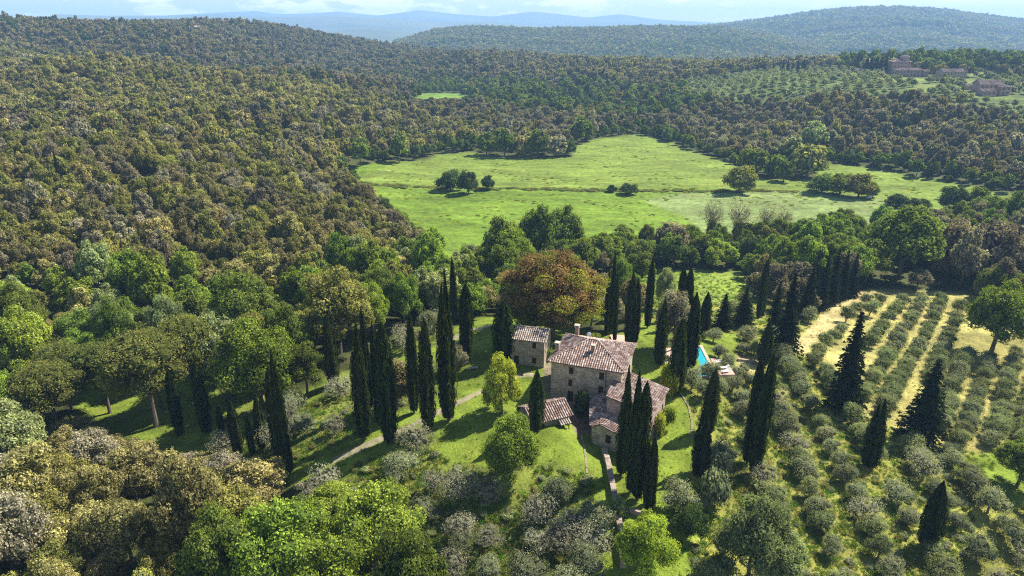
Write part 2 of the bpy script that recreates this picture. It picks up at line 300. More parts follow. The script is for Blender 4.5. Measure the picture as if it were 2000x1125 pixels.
def groundmat():
    m, N, L, out = newmat("ground"); b = N.new("ShaderNodeBsdfPrincipled"); L.new(b.outputs[0], out.inputs[0]); b.inputs['Roughness'].default_value = 1; b.inputs['Specular IOR Level'].default_value = .1
    a = N.new("ShaderNodeAttribute"); a.attribute_name = 'cov'
    tc = N.new("ShaderNodeTexCoord")
    last = a.outputs['Color']
    for s, lo, hi, sc in ((.13, .80, 1.2, (.16, 1.7, 1)), (.035, .72, 1.25, (1, 2.2, 1)), (.4, .72, 1.28, (1, 1, 1)), (3.0, .7, 1.3, (1, 1, 1)), (11, .75, 1.25, (1, 1, 1))):
        mp = N.new("ShaderNodeMapping"); mp.inputs['Scale'].default_value = sc; L.new(tc.outputs['Object'], mp.inputs[0])
        no = N.new("ShaderNodeTexNoise"); no.inputs['Scale'].default_value = s; no.inputs['Detail'].default_value = 5; L.new(mp.outputs[0], no.inputs[0])
        mr = N.new("ShaderNodeMapRange"); mr.inputs[1].default_value = .3; mr.inputs[2].default_value = .7; mr.inputs[3].default_value = lo; mr.inputs[4].default_value = hi; L.new(no.outputs[0], mr.inputs[0])
        mm = N.new("ShaderNodeMix"); mm.data_type = 'RGBA'; mm.blend_type = 'MULTIPLY'; mm.inputs['Factor'].default_value = 1; L.new(last, mm.inputs['A']); L.new(mr.outputs[0], mm.inputs['B']); last = mm.outputs['Result']
    # straw-coloured streaks
    n3 = N.new("ShaderNodeTexNoise"); n3.inputs['Scale'].default_value = .11; n3.inputs['Detail'].default_value = 9; n3.inputs['Roughness'].default_value = .7; L.new(tc.outputs['Object'], n3.inputs[0])
    r3 = N.new("ShaderNodeMapRange"); r3.inputs[1].default_value = .53; r3.inputs[2].default_value = .72; r3.inputs[4].default_value = .55; L.new(n3.outputs[0], r3.inputs[0])
    m3 = N.new("ShaderNodeMix"); m3.data_type = 'RGBA'; m3.blend_type = 'MULTIPLY'; L.new(r3.outputs[0], m3.inputs['Factor']); L.new(last, m3.inputs['A']); m3.inputs['B'].default_value = (1.45, 1.02, 1.3, 1)
    L.new(m3.outputs['Result'], b.inputs['Base Color'])
    nb = N.new("ShaderNodeTexNoise"); nb.inputs['Scale'].default_value = 2.2; nb.inputs['Detail'].default_value = 9; nb.inputs['Roughness'].default_value = .75; L.new(tc.outputs['Object'], nb.inputs[0])
    bp = N.new("ShaderNodeBump"); bp.inputs['Strength'].default_value = .8; bp.inputs['Distance'].default_value = .35; L.new(nb.outputs[0], bp.inputs['Height']); L.new(bp.outputs[0], b.inputs['Normal'])
    return m
TONES = {
 'olive':  ((.055, .060, .016), (.37, .355, .10)),
 'brown':  ((.060, .054, .022), (.34, .295, .135)),
 'tan':    ((.080, .070, .024), (.50, .45, .18)),
 'grey':   ((.065, .062, .040), (.42, .38, .26)),
 'green':  ((.034, .052, .012), (.26, .32, .06)),
 'bright': ((.045, .078, .014), (.36, .45, .065)),
 'mauve':  ((.060, .050, .034), (.33, .285, .19)),
 'dark':   ((.020, .034, .012), (.12, .17, .05)),
 'orange': ((.085, .060, .020), (.56, .34, .13)),
 'lime':   ((.090, .125, .012), (.48, .52, .065)),
 'sage':   ((.080, .095, .040), (.42, .46, .20))}
LM = {k: leafmat(k + " foliage", *v) for k, v in TONES.items()}
M_OL1 = leafmat("olive leaves", (.085, .095, .044), (.42, .44, .27), .35)
M_OL2 = leafmat("pruned olive leaves", (.12, .115, .075), (.47, .45, .33), .32)
M_OL3 = leafmat("young olive leaves", (.070, .088, .032), (.38, .41, .20), .35)
M_CYP = leafmat("cypress foliage", (.013, .019, .006), (.105, .14, .03), .22, .8, 1.25)
M_FIR = leafmat("fir foliage", (.012, .019, .009), (.055, .075, .030), .15, .85, 1.2)
M_PIN = leafmat("pine needles", (.040, .055, .014), (.32, .33, .085), .35)
M_BARK = surf("bark", (.09, .07, .05), (.16, .13, .10), 4)
M_BARKG = surf("grey bark", (.17, .14, .115), (.28, .245, .21), 5)
M_TWIG = surf("grey twigs", (.12, .10, .07), (.19, .16, .12), 5)
M_GRND = groundmat()
M_STONE = stonemat("rubble stone wall", (.28, .225, .16), (.58, .48, .35), (.40, .33, .255))
M_STONE2 = stonemat("pale stone wall", (.22, .17, .13), (.40, .31, .25), (.28, .22, .18), 1.6)
M_PLAST = stonemat("pink stone wall", (.31, .215, .165), (.52, .385, .315), (.36, .27, .22), 2.0)
M_TILE = tilemat("terracotta roof tiles", (.17, .10, .08), (.34, .22, .18), (.56, .46, .40))
M_TILEP = tilemat("pale weathered roof tiles", (.26, .19, .15), (.42, .35, .29), (.55, .49, .43))
M_UND = surf("roof bed", (.06, .035, .028), (.10, .06, .048), 3)
M_WOOD = surf("dark brown shutter wood", (.045, .018, .012), (.075, .032, .022), 6, .6, .1)
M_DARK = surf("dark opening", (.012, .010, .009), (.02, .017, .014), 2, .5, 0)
M_CUT = surf("cut stone", (.33, .27, .21), (.45, .38, .31), 5)
M_BRICK = surf("brick chimney", (.26, .14, .10), (.38, .25, .19), 9)
M_GRAV = surf("gravel track", (.13, .125, .06), (.30, .255, .165), 1.2, 1, .5, 6)
M_PAV = surf("terracotta paving", (.38, .25, .19), (.52, .37, .30), 2)
M_WHITE = surf("white enamel", (.7, .7, .7), (.8, .8, .8), 3, .5, 0)
M_METAL = surf("galvanised metal", (.25, .25, .25), (.35, .35, .34), 5, .45, 0, metal=.6)
M_CLOTH = surf("white wrap", (.55, .57, .6), (.75, .77, .8), 3, .5, .2)
m, N_, L_, out_ = newmat("pool water"); b_ = N_.new("ShaderNodeBsdfPrincipled"); L_.new(b_.outputs[0], out_.inputs[0])
b_.inputs['Base Color'].default_value = (.03, .32, .40, 1); b_.inputs['Roughness'].default_value = .12
nn = N_.new("ShaderNodeTexNoise"); nn.inputs['Scale'].default_value = 2.5; bb = N_.new("ShaderNodeBump"); bb.inputs['Strength'].default_value = .12; bb.inputs['Distance'].default_value = .05
tt = N_.new("ShaderNodeTexCoord"); L_.new(tt.outputs['Object'], nn.inputs[0]); L_.new(nn.outputs[0], bb.inputs['Height']); L_.new(bb.outputs[0], b_.inputs['Normal']); M_WATER = m

# ------------------------------------------------------------------ ground, plain, hills
idx = np.arange(RA * RR).reshape(RR, RA)
F = np.stack([idx[:-1, :-1], idx[:-1, 1:], idx[1:, 1:], idx[1:, :-1]], -1).reshape(-1, 4)[:, ::-1]
me = mk("ground", np.stack([gx, gy, gz], -1).reshape(-1, 3), F, M_GRND, smooth_=True)
ca = me.attributes.new('cov', 'FLOAT_COLOR', 'POINT'); ca.data.foreach_set('color', gcol.reshape(-1, 4).astype(np.float32).ravel())
tag(ob("ground", me), kind='structure')
M_PLAIN = surf("distant farmland", (.07, .10, .035), (.17, .19, .09), .004, 1, 0)
me = mk("plain", [(-16000, -200, -43), (16000, -200, -43), (16000, 10400, -43), (-16000, 10400, -43)], [(0, 1, 2, 3)], M_PLAIN)
tag(ob("plain", me), kind='structure')
M_HILL = surf("distant woodland floor", (.022, .034, .012), (.075, .085, .035), .02, 1, .6, .06, dist=8)
M_MTN = surf("mountain slopes", (.05, .07, .035), (.12, .13, .07), .0015, 1, .5, .004, dist=60)
def nz(x, y, s, seed=0):
    return (np.sin(x / s * 1.7 + seed + 1.5 * np.sin(y / s * 1.1 + seed)) + np.sin(y / s * 2.3 + 2 * seed + 1.2 * np.sin(x / s * .9)) + .6 * np.sin((x + y) / s * 3.7 + seed)) / 2.6
def ridge(name, crest, Dc, Df, zf, Db, mat_, rough_=8, m1=None, seed=0, nu=260, nv=60):
    xs = np.array([c[0] for c in crest], float); ys = np.array([c[1] for c in crest], float)
    def P_(u, v):   # u pixel column, v 0 front .. 1 crest .. 2 back
        py = np.interp(u, xs, ys); a, b, c = ray(u, py)
        zc = CAMZ + Dc * c / b
        Y = np.where(v < 1, Df + (Dc - Df) * v, Dc + (Db - Dc) * (v - 1)); X = a / b * Y
        s = np.where(v < 1, v, 2 - v); s_ = s ** 1.15 * (1 - .18 * np.sin(s * np.pi) * 0) 
        s_ = np.where(s > .5, np.sin(s_ * np.pi / 2) * .35 + s_ * .65, s_)
        z = zf + (zc - zf) * s_ + rough_ * nz(X, Y, Dc * .06, seed) * np.sin(np.clip(s, 0, 1) * np.pi) * 1.6
        return X, Y, z
    u, v = np.meshgrid(np.linspace(xs[0], xs[-1], nu), np.linspace(0, 2, nv)); X, Y, Z = P_(u, v)
    id_ = np.arange(nu * nv).reshape(nv, nu); F = np.stack([id_[:-1, :-1], id_[:-1, 1:], id_[1:, 1:], id_[1:, :-1]], -1).reshape(-1, 4)
    me = mk(name, np.stack([X, Y, Z], -1).reshape(-1, 3), F, mat_, smooth_=True); tag(ob(name, me), kind='structure')
    return P_
big_hill = ridge("hill", [(900,92),(1100,82),(1250,66),(1400,53),(1500,40),(1600,25),(1680,18),(1760,17),(1850,24),(1950,37),(2050,50),(2200,74),(2500,96)], 3700, 2050, -42, 5200, M_HILL, 9, seed=1)
low_hill = ridge("wooded_hill", [(760,88),(800,77),(850,62),(900,57),(950,56),(1050,60),(1150,59),(1250,56),(1400,57),(1500,72),(1600,92),(1650,104)], 2500, 1650, -40, 3300, M_HILL, 6, seed=4)
for nm, cr_, Dc, Df, zf, Db, rg in (
    ("distant_hills", [(500,78),(580,68),(640,60),(700,56),(760,59),(830,66),(900,76)], 4700, 4200, -42, 5400, 4),
    ("mountains", [(-300,60),(60,52),(110,27),(200,30),(330,30),(430,27),(480,31),(545,33),(620,31),(700,33),(760,36),(850,44),(950,42),(1050,50),(1200,52),(1330,46),(1450,50),(1600,46),(1900,60),(2300,66)], 6600, 5600, -42, 7800, 12),
    ("mountains", [(-300,50),(150,34),(300,31),(420,24),(500,21),(540,27),(600,26),(660,22),(740,30),(820,19),(890,27),(960,32),(1040,22),(1080,26),(1150,34),(1210,27),(1290,38),(1400,44),(1800,40),(2300,50)], 9200, 8000, -42, 10300, 14)):
    ridge(nm, cr_, Dc, Df, zf, Db, M_MTN, rg, seed=rnd.random() * 9)

# gravel track draped over the ground
def drape(name, line_px, width, mat_, dz=.05, label=None):
    pts = [ground_at(*p)[:2] for p in line_px]; P2 = []
    for a, b in zip(pts, pts[1:]):
        k = max(2, int(math.hypot(b[0] - a[0], b[1] - a[1]) / .5))
        P2 += [(a[0] + (b[0] - a[0]) * i / k, a[1] + (b[1] - a[1]) * i / k) for i in range(k)]
    P2 = np.array(P2)
    for _ in range(12): P2[1:-1] = (P2[:-2] + P2[1:-1] + P2[2:]) / 3
    T = np.gradient(P2, axis=0); T /= np.linalg.norm(T, axis=1)[:, None]; Nn = np.stack([-T[:, 1], T[:, 0]], 1)
    rows = []
    for j, o_ in enumerate(np.linspace(-1, 1, 7)):
        wv = width / 2 * (1 + .16 * np.sin(np.arange(len(P2)) * .21 + j)) if abs(o_) > .9 else width / 2
        q = P2 + Nn * (np.reshape(wv * o_, (-1, 1))); rows.append(np.column_stack([q, H(q[:, 0], q[:, 1]) + dz - .06 * (abs(o_) > .9)]))
    V = np.stack(rows, 1); n1_, n2_ = V.shape[:2]; id_ = np.arange(n1_ * n2_).reshape(n1_, n2_)
    F = np.stack([id_[:-1, :-1], id_[:-1, 1:], id_[1:, 1:], id_[1:, :-1]], -1).reshape(-1, 4)
    o = ob(name, mk(name, V.reshape(-1, 3), F, mat_, smooth_=True)); return tag(o, kind='structure')
drape("path", PATH, 1.3, M_GRAV, .07)
drape("path", [(868,672),(905,650),(940,640),(985,634)], 1.6, M_GRAV, .07)

# ------------------------------------------------------------------ tree prototypes
def ico():
    t = (1 + 5 ** .5) / 2
    v = np.array([(-1, t, 0), (1, t, 0), (-1, -t, 0), (1, -t, 0), (0, -1, t), (0, 1, t), (0, -1, -t), (0, 1, -t), (t, 0, -1), (t, 0, 1), (-t, 0, -1), (-t, 0, 1)], float); v /= np.linalg.norm(v[0])
    f = np.array([(0, 11, 5), (0, 5, 1), (0, 1, 7), (0, 7, 10), (0, 10, 11), (1, 5, 9), (5, 11, 4), (11, 10, 2), (10, 7, 6), (7, 1, 8), (3, 9, 4), (3, 4, 2), (3, 2, 6), (3, 6, 8), (3, 8, 9), (4, 9, 5), (2, 4, 11), (6, 2, 10), (8, 6, 7), (9, 8, 1)])
    return v, f
IV, IF = ico()
def unit(a): return a / (np.linalg.norm(a, axis=-1, keepdims=True) + 1e-9)
def diamonds(c, nrm, la, lb, updir=None):
    """leaf clumps: one rhombus each, centre c, normal nrm, half lengths la (along) and lb (across)"""
    nrm = unit(nrm); r = rng.normal(size=c.shape) if updir is None else updir
    t = unit(r - nrm * (r * nrm).sum(1)[:, None]); b = np.cross(nrm, t)
    la = np.reshape(la, (-1, 1)); lb = np.reshape(lb, (-1, 1)); bend = nrm * la * .25
    V = np.stack([c - t * la - bend, c + b * lb, c + t * la - bend, c - b * lb], 1).reshape(-1, 3)
    return V, np.arange(len(V)).reshape(-1, 4)
def cloud_mesh(name, lobes, nleaf, leaf, mats, aspect=.62, core=.8, jit=.36, tipb=.5, shell=(.86, 1.14), flat=None):
    C = np.array([l[:3] for l in lobes]); Rr = np.array([l[3] for l in lobes]); lt = rng.random(len(C))
    k = rng.choice(len(C), size=int(nleaf * 1.6), p=Rr ** 2 / (Rr ** 2).sum())
    d = unit(rng.normal(size=(len(k), 3))); rad = rng.uniform(*shell, size=len(k)) 
    rad = rad * (1 + .16 * np.sin(d[:, 0] * 7 + k) * np.sin(d[:, 1] * 6 + 2 * k) + .1 * np.sin(d[:, 2] * 11 + k))
    p = C[k] + d * (Rr[k] * rad)[:, None] * np.array([1, 1, .88])
    ins = (np.linalg.norm(p[:, None] - C[None], axis=2) < Rr[None] * .8).sum(1) > 0
    keep = ~ins; keep |= rng.random(len(k)) < .06
    p, d, k = p[keep][:nleaf], d[keep][:nleaf], k[keep][:nleaf]
    nr = d + rng.normal(size=d.shape) * jit + (0 if flat is None else np.array([0, 0, flat]))
    s = leaf * rng.uniform(.6, 1.35, len(p)); V, Fq = diamonds(p, nr, s, s * aspect)
    tip = np.clip(lt[k] * tipb + rng.random(len(p)) ** 1.4 * (1 - tipb * .4), 0, 1); T = np.repeat(tip, 4)
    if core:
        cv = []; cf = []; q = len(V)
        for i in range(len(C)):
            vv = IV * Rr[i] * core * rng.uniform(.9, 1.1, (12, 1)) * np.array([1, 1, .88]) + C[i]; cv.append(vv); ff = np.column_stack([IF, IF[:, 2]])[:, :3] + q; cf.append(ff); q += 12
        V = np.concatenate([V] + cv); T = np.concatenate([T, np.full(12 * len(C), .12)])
        Fl = [tuple(x) for x in Fq.tolist()] + [tuple(x) for x in np.concatenate(cf).tolist()]
    else: Fl = Fq
    if isinstance(Fl, list):
        me0 = mk(name, V, Fl, None, attr={'tip': T})
    else: me0 = mk(name, V, Fl, None, attr={'tip': T})
    out = []
    for mt in mats:
        q = me0.copy() if len(mats) > 1 else me0; q.name = name; q.materials.append(mt); out.append(q)
    return out
def limbs(name, mt, H0, targets, r0, k=6):
    b = MB(); top = Vector((rng.uniform(-.3, .3), rng.uniform(-.3, .3), H0)); b.tube([(0, 0, -.6), tuple(top * .5 + Vector((rng.uniform(-.15, .15), 0, 0))), tuple(top)], [r0 * 1.25, r0, r0 * .75], k)
    for t in targets:
        t = Vector(t); mid = top.lerp(t, .5) + Vector((0, 0, -.12 * (t - top).length)); b.tube([tuple(top - Vector((0, 0, .15))), tuple(mid), tuple(t)], [r0 * .6, r0 * .38, r0 * .12], 5)
    return b.mesh(name, mt, True)
def lobes_round(R_, zc, nl, lr, sq=.8, low=-.35):
    out = [(0, 0, zc, R_ * .62)]
    for i in range(nl):
        f = (i + .5) / nl; z = low + (1 - low) * f; a = i * 2.39996 + rng.uniform(-.5, .5); h = math.sqrt(max(0, 1 - z * z)); q = R_ * rng.uniform(.5, 1.02)
        out.append((math.cos(a) * h * q, math.sin(a) * h * q, zc + z * q * sq, lr * rng.uniform(.6, 1.5)))
    return out
PROTO = {}   # kind -> tone -> lod -> [crown meshes]; trunk meshes in TRUNK
TRUNK = {}
def lod_list(): return (('near', 8000, .165), ('mid', 2600, .31), ('far', 700, .62), ('vfar', 240, 1.05))
OAKT = ['olive', 'brown', 'tan', 'grey', 'green', 'bright', 'mauve', 'dark', 'sage', 'lime', 'orange']
for v in range(3):
    Ls = [lobes_round(4.3, 6.0, 25, 1.3, .95), lobes_round(3.9, 6.4, 30, 1.1, 1.2, -.5), lobes_round(4.6, 5.6, 22, 1.4, .8)][v]
    for lod, nl, lf in lod_list():
        ms = cloud_mesh("oak_crown", Ls, nl, lf, [LM[t] for t in OAKT])
        for t, q in zip(OAKT, ms): PROTO.setdefault(('oak', t, lod), []).append(q)
    TRUNK.setdefault('oak', []).append(limbs("oak_trunk", M_BARK, 3.4, [l[:3] for l in Ls[1::3]], .26))
for v in range(2):   # broad, airy deciduous crowns
    Ls = [lobes_round(5.5, 7.2, 40, 1.3, .82, -.5), lobes_round(5.0, 7.4, 44, 1.15, 1.0, -.55)][v]
    for lod, nl, lf in (('near', 13000, .165), ('mid', 4200, .30), ('far', 1000, .65)):
        ms = cloud_mesh("broadleaf_crown", Ls, nl, lf, [LM[t] for t in OAKT], jit=.45)
        for t, q in zip(OAKT, ms): PROTO.setdefault(('broad', t, lod), []).append(q)
    TRUNK.setdefault('broad', []).append(limbs("broadleaf_trunk", M_BARK, 4.0, [l[:3] for l in Ls[2::3]], .33))
for v in range(4):   # olives, crown radius about 2.3 m, height about 4.2 m
    Ls = [(math.cos(a) * q, math.sin(a) * q, 2.3 + rng.uniform(-.8, .9), rng.uniform(.65, 1.0)) for a, q in zip(np.arange(13) * 2.39996, rng.uniform(.4, 1.7, 13))] + [(0, 0, 2.8, 1.15)]
    if v >= 2: Ls = [(l[0] * .85, l[1] * .85, l[2] * .85 - .05, l[3] * 1.15) for l in Ls]
    for lod, nl, lf in (('near', 4200, .095), ('mid', 1700, .15), ('far', 420, .30)):
        for t, mt in (('grey', M_OL1), ('pale', M_OL2), ('fresh', M_OL3)):
            PROTO.setdefault(('olive', t, lod), []).append(cloud_mesh("olive_crown", Ls, nl if t != 'pale' else int(nl * .75), lf, [mt], aspect=.42, core=.7 if t != 'pale' else .42, jit=.5 if t != 'pale' else .8, shell=(.7, 1.2) if t != 'pale' else (.5, 1.4))[0])
    TRUNK.setdefault('olive', []).append(limbs("olive_trunk", M_BARKG, 1.1, [(l[0] * 1.0, l[1] * 1.0, l[2] + .2) for l in Ls[:8]], .17))
def cypress_mesh(name, Ht, Rm, nleaf, ls, mt, tips=1, sharp=1.5):
    th = rng.uniform(0, 2 * math.pi, nleaf); t = rng.random(nleaf) ** .85
    ph = rng.uniform(0, 6.3, 4)
    def rad(t, th):
        base = np.where(t < .3, .66 + .34 * np.sin(np.clip(t / .3, 0, 1) * np.pi / 2), (1 - np.clip((t - .3) / .7, 0, 1) ** sharp) ** .85)
        return Rm * np.maximum(base, .015) * (1 + .12 * np.sin(5 * th + ph[0] + 4 * t) + .09 * np.sin(9 * th + ph[1] - 9 * t) + .07 * np.sin(t * 37 + ph[2] + 2 * th))
    r = rad(t, th) * rng.uniform(.8, 1.2, nleaf)
    c = np.stack([np.cos(th) * r, np.sin(th) * r, .35 + t * (Ht - .35)], 1)
    if tips == 2:
        up_ = np.clip((t - .62) / .15, 0, 1); sd_ = np.sign(np.cos(th)); c[:, 0] = c[:, 0] * (1 - .45 * up_) + sd_ * up_ * Rm * .3; c[:, 1] *= 1 - .35 * up_; c[:, 2] -= (sd_ > 0) * np.clip(t - .62, 0, 1) * Ht * .22
    nr = np.stack([np.cos(th), np.sin(th), np.full(nleaf, .25)], 1) + rng.normal(size=(nleaf, 3)) * .45
    upd = np.stack([np.cos(th) * .25, np.sin(th) * .25, np.ones(nleaf)], 1) + rng.normal(size=(nleaf, 3)) * .16
    s = ls * rng.uniform(.6, 1.3, nleaf); V, F = diamonds(c, nr, s * 1.5, s * .5, upd)
    T = np.repeat(np.clip(rng.random(nleaf) ** 1.5 + .25 * np.sin(th * 5 + ph[0]), 0, 1), 4)
    tt = np.linspace(0, 1, 22); aa = np.linspace(0, 2 * np.pi, 13)[:-1]; TT, AA = np.meshgrid(tt, aa, indexing='ij'); rr = rad(TT, AA) * .86
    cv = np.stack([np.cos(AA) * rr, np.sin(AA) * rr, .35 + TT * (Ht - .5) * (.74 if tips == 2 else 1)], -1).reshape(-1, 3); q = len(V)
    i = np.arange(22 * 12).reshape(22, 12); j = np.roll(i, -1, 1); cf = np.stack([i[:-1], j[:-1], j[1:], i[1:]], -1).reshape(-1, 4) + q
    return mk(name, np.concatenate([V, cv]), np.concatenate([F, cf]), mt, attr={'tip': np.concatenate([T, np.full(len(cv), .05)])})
CYP = [cypress_mesh("cypress_crown", 10, 1.0, 5200, .13, M_CYP, sharp=s) for s in (2.3, 3.0, 1.9)] + [cypress_mesh("cypress_crown", 10, 1.0, 600, .3, M_CYP, sharp=2.2)] + [cypress_mesh("cypress_crown", 10, 1.0, 5200, .13, M_CYP, tips=2, sharp=2.6), cypress_mesh("cypress_crown", 10, 1.0, 5200, .13, M_CYP, sharp=4.0), cypress_mesh("cypress_crown", 10, 1.0, 5200, .13, M_CYP, tips=2, sharp=2.0)]
tb = MB(); tb.tube([(0, 0, -.8), (0, 0, .9)], [.2, .16], 8); CYP_T = tb.mesh("cypress_trunk", M_BARK, True)
def fir_mesh(name, Ht, Rb, mt, levels=22):
    C = []; NR = []; U = []; Sz = []; T = []
    for i in range(levels):
        t = (i + .3) / levels; z = Ht * (.05 + .95 * t); Lb = Rb * (1 - t) ** .78 * rng.uniform(.85, 1.12); nb = int(7 + 8 * (1 - t))
        for a in rng.uniform(0, 6.28) + np.arange(nb) * 6.283 / nb + rng.uniform(-.2, .2, nb):
            l = Lb * rng.uniform(.72, 1.15); k = max(5, int(l * 9)); s = rng.random(k) ** .75
            z_ = z + .10 * l * s * 1.2 - .28 * l * s ** 2 + rng.uniform(-.12, .12, k); w = (rng.uniform(-1, 1, k)) * (.42 * (1 - s) + .12) * l * .45
            ca, sa = math.cos(a), math.sin(a)
            C.append(np.stack([ca * s * l - sa * w, sa * s * l + ca * w, z_], 1)); NR.append(np.tile([ca * .3, sa * .3, 1.0], (k, 1)) + rng.normal(size=(k, 3)) * .45); U.append(np.tile([ca, sa, -.15], (k, 1)) + rng.normal(size=(k, 3)) * .3); Sz.append(rng.uniform(.6, 1.3, k)); T.append(rng.random(k) * .8 * s + .1)
    C = np.concatenate(C); NR = np.concatenate(NR); U = np.concatenate(U); Sz = np.concatenate(Sz); T = np.concatenate(T)
    V, F = diamonds(C, NR, .30 * Sz, .13 * Sz, U); T = np.repeat(T, 4)
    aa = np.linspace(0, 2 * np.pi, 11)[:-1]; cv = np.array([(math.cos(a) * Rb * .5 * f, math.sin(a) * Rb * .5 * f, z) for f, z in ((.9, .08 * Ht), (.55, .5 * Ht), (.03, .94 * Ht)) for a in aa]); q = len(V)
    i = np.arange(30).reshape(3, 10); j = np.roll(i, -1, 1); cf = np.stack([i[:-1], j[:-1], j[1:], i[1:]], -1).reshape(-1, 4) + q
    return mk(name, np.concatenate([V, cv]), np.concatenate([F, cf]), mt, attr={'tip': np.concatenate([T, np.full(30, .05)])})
FIR = [fir_mesh("conifer_crown", 12, 3.2, M_FIR), fir_mesh("conifer_crown", 12, 2.7, M_FIR, 26)]
tb = MB(); tb.tube([(0, 0, -.8), (0, 0, 6), (0, 0, 11.5)], [.3, .2, .03], 8); FIR_T = tb.mesh("conifer_trunk", M_BARK, True)
def dome(R_, zc, nl, lr):
    out = [(0, 0, zc, R_ * .34)]
    for i in range(nl):
        q = math.sqrt((i + .5) / nl) * R_ * .86; a = i * 2.39996; out.append((math.cos(a) * q, math.sin(a) * q, zc - .9 + R_ * .62 * math.sqrt(max(0, 1 - (q / R_) ** 2)) + rng.uniform(-.25, .2), lr * rng.uniform(.8, 1.25)))
    for i in range(10):
        a = i * .628 * 1.0 + rng.uniform(-.2, .2); out.append((math.cos(a) * R_ * .78, math.sin(a) * R_ * .78, zc - R_ * .3, lr * 1.15 * rng.uniform(.8, 1.1)))
    return out
PINL = [dome(5, 9, 26, 1.25), dome(5, 9, 22, 1.35)]
PINE = [cloud_mesh("pine_crown", l, 7000, .17, [M_PIN], aspect=.4, jit=.7, flat=.5)[0] for l in PINL]
PINE_T = [limbs("pine_trunk", M_BARK, 6.2, [x[:3] for x in l[2::3]], .3, 8) for l in PINL]
BUSHL = [[(math.cos(a) * q, math.sin(a) * q, .5 + rng.uniform(0, .45), rng.uniform(.38, .6)) for a, q in zip(np.arange(8) * 2.4, rng.uniform(.2, .75, 8))] for _ in range(2)]
BUSH = {}
for t, mt in list(LM.items()) + [('greyolive', M_OL1)]: BUSH[t] = [cloud_mesh("shrub_foliage", b, 1300, .075, [mt])[0] for b in BUSHL]
RUL = [(math.cos(i * 2.39996) * math.sqrt(max(0, 1 - z * z)) * 4.0 * (.9 + .16 * math.sin(i * 1.7)), math.sin(i * 2.39996) * math.sqrt(max(0, 1 - z * z)) * 4.0 * (.9 + .16 * math.sin(i * 1.7)), 5.6 + z * 4.1 * (.92 + .13 * math.sin(i * 2.3)), rng.uniform(.55, 1.1)) for i, z in enumerate(np.linspace(-.75, .98, 95))] + [(0, 0, 5.6, 3.1)]
RUS = cloud_mesh("russet_crown", RUL, 30000, .078, [LM['orange']], tipb=.75)
RUL2 = [(l[0] * 1.08, l[1] * 1.08, (l[2] - 5.6) * 1.07 + 5.7, l[3] * 1.0) for q_, l in enumerate(RUL[:-1]) if (l[0] > .5 and rng.random() < .32) or rng.random() < .1]
RUS2 = cloud_mesh("young_leaves", RUL2, 9000, .075, [LM['lime']], core=0)[0]
RUS3 = cloud_mesh("old_leaves", [(l[0] * 1.07, l[1] * 1.07, (l[2] - 5.6) * 1.06 + 5.7, l[3] * 1.0) for l in RUL[:-1] if l[2] < 4.4 or rng.random() < .12], 12000, .08, [LM['green']], core=0)[0]
def twig_mesh(name, mt, n_=110):
    b = MB(); b.tube([(0, 0, -.5), (.2, 0, 4), (.1, .2, 7)], [.28, .2, .1], 6)
    for i in range(n_):
        z = rng.uniform(3.6, 6.8); a = rng.uniform(0, 6.28); l = rng.uniform(.9, 2.3); e = rng.uniform(.1, 1.5)
        p0 = Vector((.15, .1, z)) + Vector((math.cos(a), math.sin(a), .3)) * rng.uniform(0, 1); p1 = p0 + Vector((math.cos(a), math.sin(a), e)) * l * .6; p2 = p1 + Vector((math.cos(a + .4), math.sin(a + .4), e + .3)) * l * .5
        b.tube([tuple(p0), tuple(p1), tuple(p2)], [.05, .025, .008], 4)
    return b.mesh(name, mt)
TWIG = twig_mesh("bare_crown", M_TWIG)
TWL = cloud_mesh("sparse_leaves", lobes_round(2.6, 6.6, 12, .9, .9, -.6), 1500, .13, [LM['grey']], core=0, jit=1.0, shell=(.4, 1.2))[0]

# ------------------------------------------------------------------ placing trees
LANDM = []     # (name, px, py) landmarks for labels
occ = []       # (x, y, r) spots taken
PLACED = []    # (px, py, rx, ry, depth) of everything placed by hand, for the view test
NEARTREE = []
def standing(kind, x, y, z, crown, trunk, sx, sz, rz, label, cat, group=None, lean=0, crown_name='crown'):
    e = empty(kind, (x, y, z - .05), rz); e.scale = (sx, sx, sz)
    c = ob(crown_name, crown, e)
    if trunk: ob('trunk', trunk, e)
    tag(e, label, cat, group); return e
def world_size(px, by, ty, wpx, ztop_only=False):
    """ground point under pixel (px,by); height reaching pixel row ty; width of wpx pixels"""
    x, y, z = ground_at(px, by); a, b, c = ray(px, ty); ht = (CAMZ + float(c) / float(b) * y) - z
    return x, y, z, ht, wpx * slant(x, y, z + ht * .4) / FPX
